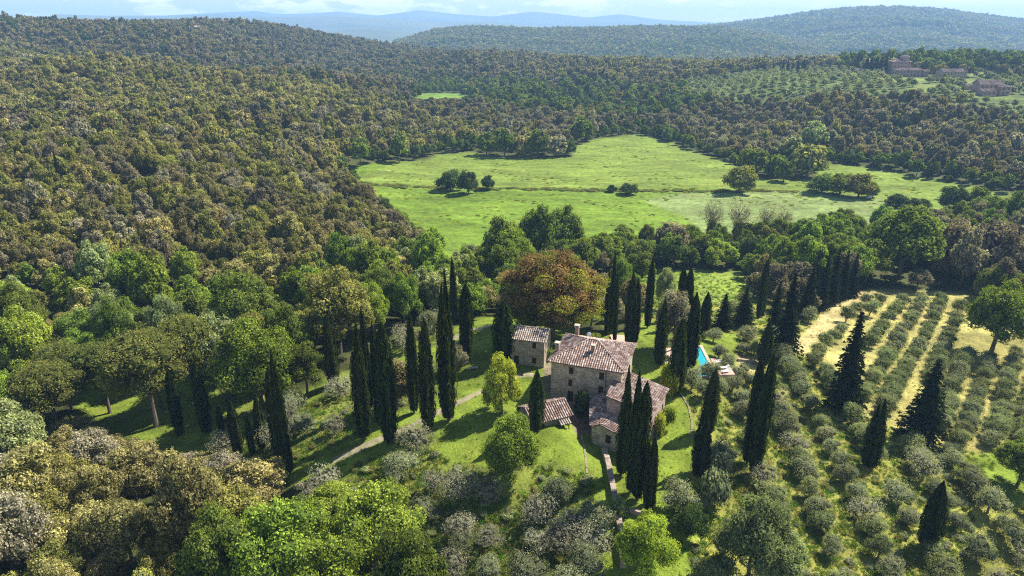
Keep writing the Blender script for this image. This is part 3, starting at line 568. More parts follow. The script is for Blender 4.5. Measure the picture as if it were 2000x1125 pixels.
# cypresses: base pixel, top row, crown width, what is said of it
CY = [
(652,752,615,30,"stout dark cypress standing alone on the grassy slope left of the paired cypresses"),
(655,676,585,17,"slim cypress at the wood's edge just behind the stout lone cypress"),
(712,858,622,35,"tall cypress, left member of the pair above the lower end of the drive"),
(724,800,600,18,"slim cypress peeping out behind the left member of the drive pair"),
(762,866,634,38,"tall cypress, right member of the pair above the lower end of the drive"),
(741,830,630,18,"slim cypress half hidden behind the right member of the drive pair"),
(809,806,608,25,"tall slender cypress, hindmost of the trio beside the drive's upper half"),
(836,840,620,33,"cypress at the drive's edge, middle one of the drive trio"),
(876,822,530,38,"very tall cypress, tallest of all, closing the row beside the drive"),
(889,632,503,16,"thin tall cypress at the far edge of the upper garden path"),
(911,708,553,28,"cypress on the shaded lawn behind the tallest cypress"),
(984,706,586,44,"broad blunt cypress against the left end of the pale-roofed outbuilding"),
(1040,645,548,20,"pointed cypress standing in front of the russet round tree"),
(1048,840,722,32,"short cypress in front of the small shed with red roof"),
(1184,655,516,12,"leftmost of three needle-thin cypresses between russet tree and main roof"),
(1192,652,491,12,"tallest of three needle-thin cypresses behind the main roof"),
(1200,668,540,11,"shortest of three needle-thin cypresses behind the main roof"),
(1227,672,531,22,"left stem of the broad double cypress behind the farmhouse roof"),
(1238,672,545,20,"right stem of the broad double cypress behind the farmhouse roof"),
(1264,640,500,17,"slender cypress beyond the far end of the striped lawn"),
(1287,713,583,26,"cypress on the lawn strip between farmhouse and swimming pool"),
(1318,771,622,35,"wide cypress at the corner of the tiled east wing"),
(1327,626,520,18,"left one of two close cypresses behind the swimming pool"),
(1339,640,520,20,"right one of two close cypresses behind the swimming pool"),
(1346,722,572,30,"tall cypress touching the left edge of the blue pool"),
(1374,658,570,24,"medium cypress just behind the pool's far end"),
(1213,928,715,30,"left of the three great cypresses in front of the farmhouse wing"),
(1231,962,724,27,"middle of the three great cypresses in front of the farmhouse wing"),
(1244,976,748,32,"right and nearest of the three great cypresses hiding the farmhouse wing"),
(1267,1009,850,24,"lower cypress to the front of the three great ones"),
(1261,985,862,16,"thin cypress wedged between the great trio and the lower cypress"),
(1381,846,720,32,"cypress on the east slope directly behind another shorter one"),
(1364,928,795,35,"shorter cypress on the east slope, nearer one of two in line"),
(1490,714,628,28,"dark cypress above the twin columns on the east slope"),
(1459,905,700,26,"left column of the twin dark cypresses among the olives"),
(1472,928,690,32,"right column of the twin dark cypresses among the olives"),
(1481,622,508,14,"left stem of the split cypress beside the black firs"),
(1488,620,505,12,"right stem of the split cypress beside the black firs"),
(1697,912,780,37,"isolated club-shaped cypress in the middle of the olive terraces"),
(1809,1070,940,44,"isolated thick cypress at the lower end of the olive terraces"),
(352,850,722,22,"first cypress of the leaning row beside the umbrella pines"),
(404,845,706,26,"second cypress of the row, taller, right of the umbrella pines"),
(434,846,790,14,"tiny cypress between taller ones in the lower row"),
(467,888,783,26,"cypress in the lower row with crown starting low, beside brown oaks"),
(494,888,806,15,"thin young cypress in the middle of the lower row"),
(513,876,770,23,"medium cypress behind the thin young one in the lower row"),
(552,908,716,32,"tall front cypress at the right end of the lower row"),
(567,926,684,22,"cypress hugging the back of the lower row's tallest"),
(424,702,592,16,"lone thin cypress rising from the woods behind the umbrella pines"),
(122,372,295,9,"solitary cypress poking out of the brown hillside forest"),
(690,630,590,9,"small cypress tip showing among the wood's leafy edge"),
(1528,143,121,6,"leftmost tiny cypress on the skyline above the hill olives"),(1537,143,118,6,"second tiny skyline cypress above the hill olives, counted from the left"),(1547,142,122,6,"middle tiny cypress on the skyline above the hill olives"),(1557,142,120,7,"fourth tiny skyline cypress above the hill olives, counted from the left"),(1568,141,116,9,"widest tiny cypress on the skyline above the hill olives"),
(1672,142,108,6,"thin distant cypress beside the small red-roofed hilltop house"),(1690,144,112,10,"first of five dark cypresses screening the hilltop villa"),(1699,144,111,10,"second of five dark cypresses screening the hilltop villa"),(1708,145,110,10,"third of five dark cypresses screening the hilltop villa"),(1717,145,111,10,"fourth of five dark cypresses screening the hilltop villa"),(1726,146,112,10,"last dark cypress before the hilltop villa's left wall"),
]
rng_c = np.random.default_rng(5)
for i, (px, by, ty, wp, lab) in enumerate(CY):
    x, y, z, ht, wd = world_size(px, by, ty, wp); me = CYP[3] if y > 250 else CYP[(0, 4, 1, 5, 2, 6)[(i * 5 + 1) % 6 if i % 6 else 0]]
    e = standing('cypress_tree', x, y, z, me, CYP_T, wd / 2.4, ht / 10, rng_c.uniform(0, 6), lab, 'cypress', 'cypresses')
    e.rotation_euler = (rng_c.uniform(-.015, .015), rng_c.uniform(-.018, .018), e.rotation_euler[2])
    occ.append((x, y, wd * .6)); PLACED.append((px, (by + ty) / 2, wp / 2, (by - ty) / 2, y)); NEARTREE.append((x, y))
FI = [
(1530,692,530,62,"tallest ragged fir left of the dry clearing, beside the split cypress"),(1510,650,548,40,"fir hidden behind the tallest ragged fir"),
(1411,642,572,46,"small shaggy fir beyond the swimming pool"),(1450,640,560,56,"wide shaggy fir beside the split cypress beyond the pool"),
(1574,618,512,44,"dark fir, first of the dense block beside the orchard"),(1602,604,494,36,"dark fir, second of the dense block beside the orchard"),
(1622,594,482,36,"dark fir with the highest tip in the orchard-side block"),(1641,586,486,34,"dark fir, fourth of the dense block beside the orchard"),(1660,580,494,34,"dark fir ending the dense block beside the orchard"),
(1646,800,606,92,"large black fir standing at the left edge of the orchard rows"),(1797,856,698,96,"large black fir standing among the lower orchard rows"),
(1590,575,520,30,"fir tip behind the dense block of dark firs"),(1632,560,498,30,"narrow fir at the back of the dense dark block")]
for i, (px, by, ty, wp, lab) in enumerate(FI):
    x, y, z, ht, wd = world_size(px, by, ty, wp)
    standing('conifer_tree', x, y, z, FIR[i % 2], FIR_T, wd / 6.0, ht / 12, rng_c.uniform(0, 6), lab, 'fir tree', 'dark firs')
    occ.append((x, y, wd * .5)); PLACED.append((px, (by + ty) / 2, wp / 3, (by - ty) / 2, y)); NEARTREE.append((x, y))
PI = [(305,832,658,155,"largest umbrella pine with bare dark trunk over bright grass"),(318,806,648,100,"umbrella pine crown rising behind the largest one"),
(118,846,716,128,"rounded pine at the near left of the umbrella pine group"),(215,806,675,100,"umbrella pine between the rounded pine and the largest one"),(140,800,672,86,"umbrella pine at the back of the pine group"),
(382,780,622,92,"tall loose pine with pale bare stem at the wood's edge")]
for i, (px, by, ty, wp, lab) in enumerate(PI):
    x, y, z, ht, wd = world_size(px, by, ty, wp)
    standing('umbrella_pine_tree', x, y, z, PINE[i % 2], PINE_T[i % 2], wd / 10.4, ht / 12.0, rng_c.uniform(0, 6), lab, 'pine tree', 'umbrella pines')
    occ.append((x, y, wd * .4)); PLACED.append((px, ty + (by - ty) * .35, wp / 2, (by - ty) * .35, y)); NEARTREE.append((x, y))
# single broad trees: base px, base py, top py, width px, tone, mesh kind, label
BT = [
(1078,660,484,212,'orange','oak',"huge round russet-leaved tree behind the farmhouse"),
(980,806,702,88,'lime','broad',"yellow-green domed tree on the lawn left of the farmhouse"),
(1000,930,818,112,'bright','broad',"vivid green feathery tree on the lawn before the small shed"),
(1935,690,560,132,'bright','broad',"large round green tree with dark trunk above the orchard rows"),
(1258,1120,1008,120,'lime','broad',"light yellow-green tree at the foot of the stone wall"),
(1345,1045,982,68,'dark','oak',"dark compact bush-like tree beside the yellow-green one"),
(1462,1125,980,130,'sage','broad',"pale sage tree with broad loose crown at the olives' edge"),(1520,1150,1050,110,'sage','broad',"second pale sage tree, lower and nearer, beside the olives"),
(1985,950,860,100,'green','broad',"dark green tree by the shaded clearing at the orchard's lower end"),
(1296,605,528,46,'sage','broad',"grey-green round tree on the near side of the little meadow"),(1236,600,535,36,'bright','broad',"bright tree behind the double cypress"),
(1250,560,498,66,'green','broad',"leafy green tree right of the russet tree's crown"),(1212,590,508,46,'bright','broad',"fresh green tree tucked right behind the russet tree"),
(490,700,542,150,'green','broad',"tall deep green tree behind the stout lone cypress and pines"),(515,800,632,160,'bright','broad',"big fresh green tree beside the lower cypress row"),
(665,690,532,150,'olive','broad',"wide olive-green tree over the back of the slope olives"),(600,770,672,90,'green','broad',"green tree left of the stout lone cypress"),
(60,760,612,135,'bright','broad',"bright green tree above the pine group by the frame's side"),(25,850,722,110,'bright','broad',"leafy green tree left of the rounded pine"),
(40,940,790,150,'sage','broad',"bluish green tree in front of the rounded pine"),(745,640,528,80,'green','broad',"green tree beside the lane of the upper garden"),(790,640,540,78,'bright','broad',"bright tree above the tops of the drive trio"),
(560,1200,1000,210,'bright','broad',"largest vivid green tree in the lower wood"),(450,1210,1010,180,'green','broad',"deeper green tree left of the largest vivid one"),(740,1130,965,190,'bright','broad',"vivid green tree at the lower edge of the pale olives"),
(810,1240,1050,170,'green','broad',"deeper green tree below the vivid one by the pale olives"),(660,1260,1070,180,'bright','broad',"vivid green tree nearest below the lower wood's centre"),(250,745,590,90,'green','broad',"mid green tree behind the back umbrella pine"),
(340,735,582,80,'sage','broad',"blue-green tree behind the tall loose pine"),(980,560,432,92,'green','broad',"dark green tree at the near corner of the big meadow"),(1050,525,402,88,'green','broad',"tallest green tree on the meadow's near edge"),(1100,515,408,80,'green','broad',"dark round tree next to the tallest on the meadow's edge"),
(1000,565,450,90,'bright','broad',"bright forked tree behind the russet crown's upper left"),(1755,545,412,150,'green','broad',"massive green tree above the firs and orchard"),(1690,552,470,80,'green','broad',"green tree between dark firs and the massive green tree"),
(1850,530,420,90,'mauve','oak',"greyish lilac tree right of the massive green tree"),(1945,545,430,120,'mauve','oak',"dull brown spreading tree at the far side of the round orchard tree"),(1875,558,455,70,'grey','oak',"white-blossoming tree in front of the greyish lilac one"),
(880,372,328,54,'dark','oak',"dark bushy tree alone in the big meadow, larger of a clump"),(915,378,332,42,'dark','oak',"dark tree joined to the larger one in the meadow clump"),(952,371,345,30,'dark','oak',"small dark bush at the end of the meadow clump"),
(1445,376,318,60,'olive','oak',"single olive-green tree standing on the meadow's middle hedge line"),(1228,380,358,40,'dark','oak',"low dark bush on the hedge line of the meadow"),(1195,376,362,24,'dark','oak',"tiny dark bush next to the low one on the hedge line"),
(1605,376,336,64,'green','oak',"first tree of the leafy clump between the two meadows"),(1640,381,338,66,'green','oak',"second tree of the leafy clump between the two meadows"),(1675,386,343,64,'olive','oak',"third tree of the leafy clump between the two meadows"),(1698,386,350,40,'green','oak',"last tree of the leafy clump between the two meadows"),
(1858,412,362,62,'dark','oak',"dark round tree on the far meadow's edge"),(1905,416,370,62,'green','oak',"green tree beside the dark round one on the far meadow's edge"),(1750,402,378,50,'dark','oak',"flat dark bush left of the far meadow's dark tree"),(1795,408,388,50,'dark','oak',"low scrub bush between flat bush and dark round tree"),
(1545,330,272,76,'sage','oak',"pale green tree at the corner where the forest meets the far meadow"),(1575,345,278,66,'olive','oak',"yellowish green tree beside the pale corner tree"),(1510,345,300,50,'green','oak',"rounded tree below the pale corner tree"),(1530,355,318,40,'green','oak',"small rounded tree at the tip of the forest corner"),(1470,340,285,60,'green','oak',"green tree on the forest's meadow side left of the corner"),
(1586,300,240,58,'sage','broad',"silvery green tree inside the forest above the corner"),
(950,303,262,42,'green','oak',"tree at the left end of the meadow's wooded tongue"),(985,305,255,52,'green','broad',"bright tree in the meadow's wooded tongue"),(1020,305,262,46,'brown','oak',"brown tree in the middle of the meadow's wooded tongue"),(1050,306,258,48,'green','oak',"green tree in the middle of the wooded tongue"),(1085,305,262,50,'grey','oak',"greyish tree near the end of the wooded tongue"),(1108,303,272,36,'dark','oak',"dark bush ending the wooded tongue"),
(1136,280,228,42,'green','broad',"tall rounded green tree where the tongue joins the forest"),
(1306,505,430,70,'mauve','oak',"dark purple-grey tree rising from the meadow-side belt"),(705,325,270,40,'green','broad',"dark green tree at the foot of the hill forest by the meadow"),(780,318,265,38,'green','broad',"green tree on the meadow's far left side"),
(890,725,665,52,'grey','oak',"silvery shrub-like tree beside the tallest cypress"),
(1400,935,858,62,'greyolive','bush',"dark silver bush beside the nearer slope cypress"),(1395,990,905,68,'greyolive','bush',"large dark silver bush below the slope cypress pair"),
(1305,775,700,46,'lime','bush',"yellow-green rounded shrub at the back corner of the east wing"),(1135,812,753,38,'dark','bush',"dark climbing bush against the farmhouse front wall"),
(1300,838,785,36,'lime','bush',"bright green climber covering the east wing's outer wall"),(1288,850,802,26,'lime','bush',"bright green climber foot at the lower outer wall"),(1072,702,672,26,'lime','bush',"shrub against the outbuilding's end wall"),
(1018,806,790,22,'dark','bush',"dark shrub beside the little shed's left wall"),(1160,668,645,38,'green','bush',"low green shrub behind the farmhouse roof"),(1321,770,752,22,'dark','bush',"small round bush at the east wing's rear corner"),
(1260,910,885,30,'olive','bush',"ragged shrub at the wall foot near the great cypresses"),(1210,1010,968,34,'sage','bush',"greyish shrub beside the stone wall's lower half"),(1205,1060,1035,24,'bright','bush',"bright weed clump beside the low stone wall"),
]
for i, (px, by, ty, wp, tone, mk_, lab) in enumerate(BT):
    x, y, z, ht, wd = world_size(px, min(by, 1290), ty, wp)
    grp = None
    if mk_ == 'bush':
        e = empty('shrub', (x, y, z - .1), rng_c.uniform(0, 6)); e.scale = (wd / 2.3, wd / 2.3, ht / 1.55); c = ob('foliage', BUSH[tone][i % 2], e); tag(e, lab, 'shrub')
    else:
        D = slant(x, y, z); lod = 'near' if D < 190 else ('mid' if D < 330 else 'far')
        ms = PROTO[(mk_, tone, lod)] if tone != 'orange' else RUS; k = i % len(ms); ref = {'oak': (4.9, 10.6), 'broad': (6.0, 12.4)}[mk_]
        e = standing('oak_tree' if mk_ == 'oak' else 'broadleaf_tree', x, y, z, ms[k], TRUNK[mk_][k], wd / 2 / ref[0], ht / ref[1], rng_c.uniform(0, 6), lab, 'tree', None)
    if tone == 'orange': ob('young_leaves', RUS2, e); ob('old_leaves', RUS3, e)
    if any(q in lab for q in ('domed', 'feathery', 'light yellow-green', 'sage tree')):
        cr_o = [c for c in e.children if c.name.startswith('crown')][0]; cr_o.location.z = -3.0; cr_o.scale.z = 1.24
    if mk_ == 'oak' and tone != 'orange':
        cr_o = [c for c in e.children if c.name.startswith('crown')][0]; cr_o.location.z = -2.9; cr_o.scale.z = 1.26
    occ.append((x, y, wd * .42)); PLACED.append((px, (by * .4 + ty * .6), wp / 2, (by - ty) / 2, y)); NEARTREE.append((x, y))
for px, by, ty, lab in ((1385,480,392,"sparse brownish tree with bare twigs above the green belt"),(1437,485,390,"bare-branched ivy-clad tree beside the sparse brownish one"),(1492,470,400,"thin bare tree standing out over the belt toward the meadow"),(1525,475,405,"leaning bare tree with forked top above the belt"),(1656,445,405,"dead thin sapling at the meadow's near side")):
    x, y, z, ht, wd = world_size(px, by, ty, 40)
    e = standing('bare_tree', x, y, z, TWIG, None, ht / 11, ht / 9.4, rng_c.uniform(0, 6), lab, 'bare tree', 'bare trees over the belt', crown_name='branches')
    c = ob('ivy', BUSH['olive'][0], e); ob('leaves', TWL, e); c.scale = (1.15, 1.15, 4.2); c.location = (0, 0, .2); occ.append((x, y, 2))
HO = [(1384,744,699,54),(1420,722,690,44),(1443,742,706,44),(1400,770,728,48),(1350,760,712,48),(1372,778,738,44),(1430,765,728,46),(1462,755,722,40),(1404,700,668,40),(1392,668,640,44),(1450,690,665,38)]
for i, (px, by, ty, wp) in enumerate(HO):
    x, y, z, ht, wd = world_size(px, by, ty, wp); ms = PROTO[('olive', 'grey', 'near')]
    standing('olive_tree', x, y, z, ms[i % 4], TRUNK['olive'][i % 4], wd / 4.9, ht / 4.3, rng_c.uniform(0, 6), ("bushy grey-green olive in front of the pool, %s from the pool's near corner" % ['nearest', 'second nearest', 'third nearest', 'fourth nearest', 'fifth nearest', 'sixth nearest', 'seventh nearest', 'eighth nearest'][i]) if i < 8 else ["grey-green olive right of the pool's far end", "grey-green olive behind the pool's far end", "small grey-green olive farther right of the pool's far end"][i - 8], 'olive tree', 'olives around the pool')
    occ.append((x, y, wd * .4)); PLACED.append((px, (by + ty) / 2, wp / 2, (by - ty) / 2, y))
# ------------------------------------------------------------------ buildings
def wall_panel(mb, p0, p1, z0, z1, holes, depth=.22, ztops=None):
    """wall face from p0 to p1 (plan points, outside on the right-hand side), rectangular holes (u0,u1,v0,v1) with reveals"""
    p0 = Vector((p0[0], p0[1])); p1 = Vector((p1[0], p1[1])); Lg = (p1 - p0).length; d = (p1 - p0) / Lg; nrm = Vector((d.y, -d.x))
    zt = ztops or (z1, z1)
    us = sorted({0, Lg, *[h[0] for h in holes], *[h[1] for h in holes]}); vs = sorted({z0, *[h[2] for h in holes], *[h[3] for h in holes]})
    P3 = lambda u, z, q=0: (p0.x + d.x * u - nrm.x * q, p0.y + d.y * u - nrm.y * q, z)
    zmax = max([h[3] for h in holes], default=z0)
    for u0, u1 in zip(us, us[1:]):
        for v0, v1 in zip(vs, vs[1:]):
            if any(h[0] - 1e-6 <= u0 and u1 <= h[1] + 1e-6 and h[2] - 1e-6 <= v0 and v1 <= h[3] + 1e-6 for h in holes): continue
            mb.quad([P3(u0, v0), P3(u1, v0), P3(u1, v1), P3(u0, v1)])
        t0 = zt[0] + (zt[1] - zt[0]) * u0 / Lg; t1 = zt[0] + (zt[1] - zt[0]) * u1 / Lg
        mb.quad([P3(u0, zmax), P3(u1, zmax), P3(u1, t1), P3(u0, t0)])
    for a, b, c, e in holes:
        for q in (((a, c), (b, c)), ((b, c), (b, e)), ((b, e), (a, e)), ((a, e), (a, c))):
            mb.quad([P3(*q[0]), P3(*q[1]), P3(*q[1], depth), P3(*q[0], depth)])
    return P3
def opening(P3, h, parent, kind='window', shut=True):
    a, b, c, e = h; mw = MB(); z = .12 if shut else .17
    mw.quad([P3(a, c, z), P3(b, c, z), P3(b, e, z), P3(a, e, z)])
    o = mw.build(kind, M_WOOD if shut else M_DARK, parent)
    if shut and kind == 'window':   # two louvred leaves
        ms = MB(); mid = (a + b) / 2
        for l, r in ((a + .03, mid - .012), (mid + .012, b - .03)):
            k = int((e - c) / .11)
            for i in range(k):
                v = c + .04 + i * (e - c - .08) / k; ms.quad([P3(l, v, z - .005), P3(r, v, z - .005), P3(r, v + .075, z - .05), P3(l, v + .075, z - .05)])
        ms.build('shutters', M_WOOD, o)
    if kind == 'window':
        mf = MB(); mf.quad([P3(a - .1, c - .1, -.07), P3(b + .1, c - .1, -.07), P3(b + .1, c, -.07), P3(a - .1, c, -.07)]); mf.quad([P3(a - .1, c, -.07), P3(b + .1, c, -.07), P3(b + .1, c, .1), P3(a - .1, c, .1)]); mf.quad([P3(a - .1, c - .1, 0.003), P3(b + .1, c - .1, .003), P3(b + .1, c - .1, -.07), P3(a - .1, c - .1, -.07)])
        mf.build('sill', M_CUT, o)
    ml_ = MB(); t = .16
    ml_.quad([P3(a - .08, e, -.03), P3(b + .08, e, -.03), P3(b + .08, e + t, -.03), P3(a - .08, e + t, -.03)]); ml_.quad([P3(a - .08, e, .003), P3(b + .08, e, .003), P3(b + .08, e, -.03), P3(a - .08, e, -.03)]); ml_.quad([P3(a - .08, e + t, -.03), P3(b + .08, e + t, -.03), P3(b + .08, e + t, .003), P3(a - .08, e + t, .003)])
    ml_.build('lintel', M_BRICK, o)
    return o
def tiled_plane(mb, poly, pitch=.38, r=.12, seg=4, course=.45, bed=None):
    """half-round cover tiles laid up the slope of a planar polygon; poly[0]->poly[1] is the eave"""
    Pp = [Vector(p) for p in poly]; ux = (Pp[1] - Pp[0]).normalized(); nn = (Pp[1] - Pp[0]).cross(Pp[2] - Pp[0]).normalized()
    if nn.z < 0: nn = -nn
    vy = nn.cross(ux).normalized()
    if vy.z < 0: vy = -vy
    q = [((p - Pp[0]).dot(ux), (p - Pp[0]).dot(vy)) for p in Pp]
    (bed or mb).quad([p for p in Pp]); 
    th = .12; und = [p - nn * th for p in Pp]; (bed or mb).quad(und[::-1])
    for i in range(len(Pp)): j = (i + 1) % len(Pp); (bed or mb).quad([und[i], und[j], Pp[j], Pp[i]])
    u0 = min(a for a, b in q); u1 = max(a for a, b in q); n_ = int((u1 - u0) / pitch)
    for k in range(n_ + 1):
        u = u0 + (u1 - u0 - n_ * pitch) / 2 + k * pitch; hits = []
        for i in range(len(q)):
            a, b = q[i], q[(i + 1) % len(q)]
            if (a[0] > u) != (b[0] > u): hits.append(a[1] + (b[1] - a[1]) * (u - a[0]) / (b[0] - a[0]))
        if len(hits) < 2: continue
        v0, v1 = min(hits) - .06, max(hits)
        if v1 - v0 < .15: continue
        nc = max(1, int((v1 - v0) / course))
        for c in range(nc):
            a0 = v0 + (v1 - v0) * c / nc; a1 = v0 + (v1 - v0) * (c + 1) / nc + .03; jx = rnd.uniform(-.014, .014); lift = .022
            A_, B_ = [], []
            for s in range(seg + 1):
                t = math.pi * s / seg; cx, cz = math.cos(t) * r, math.sin(t) * r * .95
                A_.append(Pp[0] + ux * (u + cx * 1.1 + jx) + vy * a0 + nn * (cz * 1.1 + lift)); B_.append(Pp[0] + ux * (u + cx * .92 + jx) + vy * a1 + nn * (cz * .92 + .002))
            cell = (k + .5, c + .5)
            for s in range(seg): mb.quad([A_[s], A_[s + 1], B_[s + 1], B_[s]], [cell] * 4)
            mb.quad([A_[0]] + A_[1:], [cell] * (seg + 1))
def ridge_tiles(mb, a, b, r=.15, step=.42, seg=5):
    a, b = Vector(a), Vector(b); Lg = (b - a).length; d = (b - a) / Lg; side = d.cross(Vector((0, 0, 1))).normalized(); up = side.cross(d); n_ = max(1, int(Lg / step))
    for i in range(n_):
        s0, s1 = a + d * (Lg * i / n_), a + d * (Lg * (i + 1) / n_ + .04); A_, B_ = [], []
        for s in range(seg + 1):
            t = math.pi * s / seg; A_.append(s0 + side * math.cos(t) * r + up * (math.sin(t) * r + .05)); B_.append(s1 + side * math.cos(t) * r * .88 + up * (math.sin(t) * r * .88 + .04))
        for s in range(seg): mb.quad([A_[s], A_[s + 1], B_[s + 1], B_[s]], [(i + 90.5, 7.5 + r)] * 4)
        mb.quad(A_, [(i + 90.5, 7.5 + r)] * (seg + 1))
def frame(P0, ang):
    c, s = math.cos(ang), math.sin(ang)
    return lambda x, y, z=None: (P0[0] + c * x - s * y, P0[1] + s * x + c * y) if z is None else (P0[0] + c * x - s * y, P0[1] + s * x + c * y, z)
def chimney(parent, x, y, z0, z1, ang, wd=.55, cap=True, mat_=None):
    M = Matrix.Translation((x, y, 0)) @ Matrix.Rotation(ang, 4, 'Z'); b = MB(); h = wd / 2
    b.box((-h, -h, z0), (h, h, z1), M); o = b.build('chimney', mat_ or M_BRICK, parent)
    if cap:
        c = MB(); c.box((-h - .1, -h - .1, z1 + .002), (h + .1, h + .1, z1 + .1), M)
        for sx in (-1, 1):
            for sy in (-1, 1): c.box((sx * h - .09, sy * h - .09, z1 + .1), (sx * h + .09, sy * h + .09, z1 + .38), M)
        c.prism([tuple((M @ Vector((a, b_, 0)))[:2]) for a, b_ in ((-h - .14, -h - .14), (h + .14, -h - .14), (h + .14, h + .14), (-h - .14, h + .14))], z1 + .38, z1 + .47)
        c.build('chimney_cap', M_CUT, o)
    return o

# main farmhouse: front-left wall corner at FH, long side turned
AH = math.atan2(-.333, .943); P0 = (6.45, 100.15); L_h = frame(P0, AH); Wd, Dp, EZ, RZ = 11.6, 10.2, 6.95, 9.15
fh = empty('farmhouse', (*P0, 0)); tag(fh, "large three-storey stone farmhouse with hipped tile roof and low front wings", 'farmhouse')
def sub(build_name, mb, mt, par):   # mesh in world coordinates parented to a thing at its base
    o = mb.build(build_name, mt, par); return o
# children are given in world coordinates, so the parent's inverse is kept
def keep(o, par):
    o.parent = par; o.matrix_parent_inverse = Matrix.Translation(-Vector(par.location)); return o
_build = MB.build
def build_world(s, name, m, parent=None, sm=False):
    o = ob(name, s.mesh(name, m, sm))
    if parent is not None:
        o.parent = parent; root = parent
        if parent.type == 'EMPTY': o.matrix_parent_inverse = Matrix.Translation(-Vector(parent.location))
    return o
MB.build = build_world
front_h = [(3.0, 3.75, 5.0, 6.2), (8.0, 8.8, 4.85, 6.1), (2.95, 3.65, 2.75, 3.95), (7.95, 8.75, 2.45, 3.65), (5.0, 5.7, .9, 1.9)]
door_h = (2.85, 3.85, -.25, 1.75)
mb = MB(); P3 = wall_panel(mb, L_h(0, 0), L_h(Wd, 0), -.25, EZ, front_h + [door_h])
east = [(1.2, 1.95, 5.1, 6.2), (4.6, 5.35, 5.1, 6.2), (7.7, 8.45, 5.1, 6.2), (2.9, 3.6, 3.2, 4.3)]
P3e = wall_panel(mb, L_h(Wd, 0), L_h(Wd, Dp), -2.5, EZ, east)
wall_panel(mb, L_h(Wd, Dp), L_h(0, Dp), -1.5, EZ, []); P3w = wall_panel(mb, L_h(0, Dp), L_h(0, 0), -1.5, EZ, [(3, 3.8, 4.8, 6)])
mb.quad([L_h(0, 0, -1.5), L_h(Wd, 0, -1.5), L_h(Wd, 0, -.25), L_h(0, 0, -.25)])
wl = mb.build('wall', M_STONE, fh)
for h in front_h: opening(P3, h, fh, 'window', h[0] != 5.0)
opening(P3, door_h, fh, 'door', False)
for h in east: opening(P3e, h, fh)
opening(P3w, (3, 3.8, 4.8, 6), fh)
E_ = .5; c1, c2, c3, c4 = [L_h(*q, EZ - .02) for q in ((-E_, -E_), (Wd + E_, -E_), (Wd + E_, Dp + E_), (-E_, Dp + E_))]
r1, r2 = L_h(4.9, Dp / 2 + .1, RZ), L_h(6.5, Dp / 2 + .1, RZ)
mb = MB(); bed = MB()
for poly in ([c1, c2, r2, r1], [c2, c3, r2], [c3, c4, r1, r2], [c4, c1, r1]): tiled_plane(mb, poly, bed=bed)
for a, b in ((c1, r1), (c2, r2), (c3, r2), (c4, r1), (r1, r2)): ridge_tiles(mb, a, b)
rf = mb.build('roof', M_TILE, fh); bd = bed.build('roof_bed', M_UND, rf)
for (x, y, z0, z1, wdt) in ((6.2, 2.9, 7.6, 8.95, .5), (.15, 3.0, 6.8, 8.4, .62), (1.9, 9.2, 7.2, 9.2, .62)):
    c = chimney(rf, *L_h(x, y), z0, z1, AH, wdt)
b = MB(); b.tube([L_h(9.1, -.09, EZ - .15), L_h(9.1, -.09, 2.2)], .05, 6); b.tube([L_h(-.3, -.62, EZ - .05), L_h(Wd + .3, -.62, EZ - .08)], .07, 6); b.build('drainpipe', M_UND, fh)
b = MB(); dz_ = Vector(L_h(4.7, 6.1, RZ + .55))
for i in range(10):
    for j in range(3):
        t0, t1 = 2 * math.pi * i / 10, 2 * math.pi * (i + 1) / 10; r0, r1_ = j * .13, (j + 1) * .13
        f = lambda r, t: dz_ + Vector((math.cos(t) * r, -.25 * (1 - r * r * 4), math.sin(t) * r)); b.quad([f(r0, t0), f(r0, t1), f(r1_, t1), f(r1_, t0)])
b.tube([tuple(dz_ + Vector((0, -.1, -.7))), tuple(dz_ + Vector((0, -.2, 0)))], .03, 5); b.build('satellite_dish', M_WHITE, fh)
# front annex (low, in front of the right half) and east wing
A_fl, A_bl, RB, RF = (12.2, 89.5), (12.95, 97.3), (14.7, 96.85), (13.35, 88.8)
EF, EB = (19.3, 85.3), (22.4, 92.5)
zf = lambda p: None
mb = MB()
hA = (1.15, 2.0, -1.0, .35)
def slopez(p):   # right-hand slope: height from distance to the ridge line
    d = Vector((RB[0] - RF[0], RB[1] - RF[1])).normalized(); n_ = Vector((d.y, -d.x)); q = Vector((p[0] - RF[0], p[1] - RF[1]))
    base = 2.05 + (2.75 - 2.05) * max(0, min(1, q.dot(d) / 8.2)); return base - .285 * max(0, q.dot(n_))
EFz, EBz = slopez(EF), slopez(EB)
e1 = ((EF[0] * .93 + RF[0] * .07), (EF[1] * .93 + RF[1] * .07))
P3a = wall_panel(mb, A_fl, RF, -3.2, 1.5, [], ztops=(1.4, 1.9))
P3b = wall_panel(mb, RF, e1, -3.4, 1.9, [(.9, 1.75, -.95, .4), (4.6, 5.4, -1.9, -.6)], ztops=(1.9, slopez(e1) - .13))
e2 = (EB[0] - .5, EB[1] + .1)
P3c = wall_panel(mb, e1, e2, -4.2, 0, [], ztops=(slopez(e1) - .13, slopez(e2) - .13)); P3d = wall_panel(mb, A_bl, A_fl, -2.6, 1.4, [(2.6, 3.5, -1.6, .4)], ztops=(1.75, 1.4))
mb.build('annex_wall', M_STONE, fh)
for h in ((.9, 1.75, -.95, .4), (4.6, 5.4, -1.9, -.6)): opening(P3b, h, fh)
opening(P3d, (2.6, 3.5, -1.6, .4), fh, 'door', False)
ov = lambda p, q, k: (p[0] + (p[0] - q[0]) * k, p[1] + (p[1] - q[1]) * k)
a_f, r_f, e_f = ov(A_fl, A_bl, .05), ov(RF, RB, .05), ov(EF, EB, .03)
a_f = (a_f[0] - .35, a_f[1]); 
mb = MB(); bed = MB()
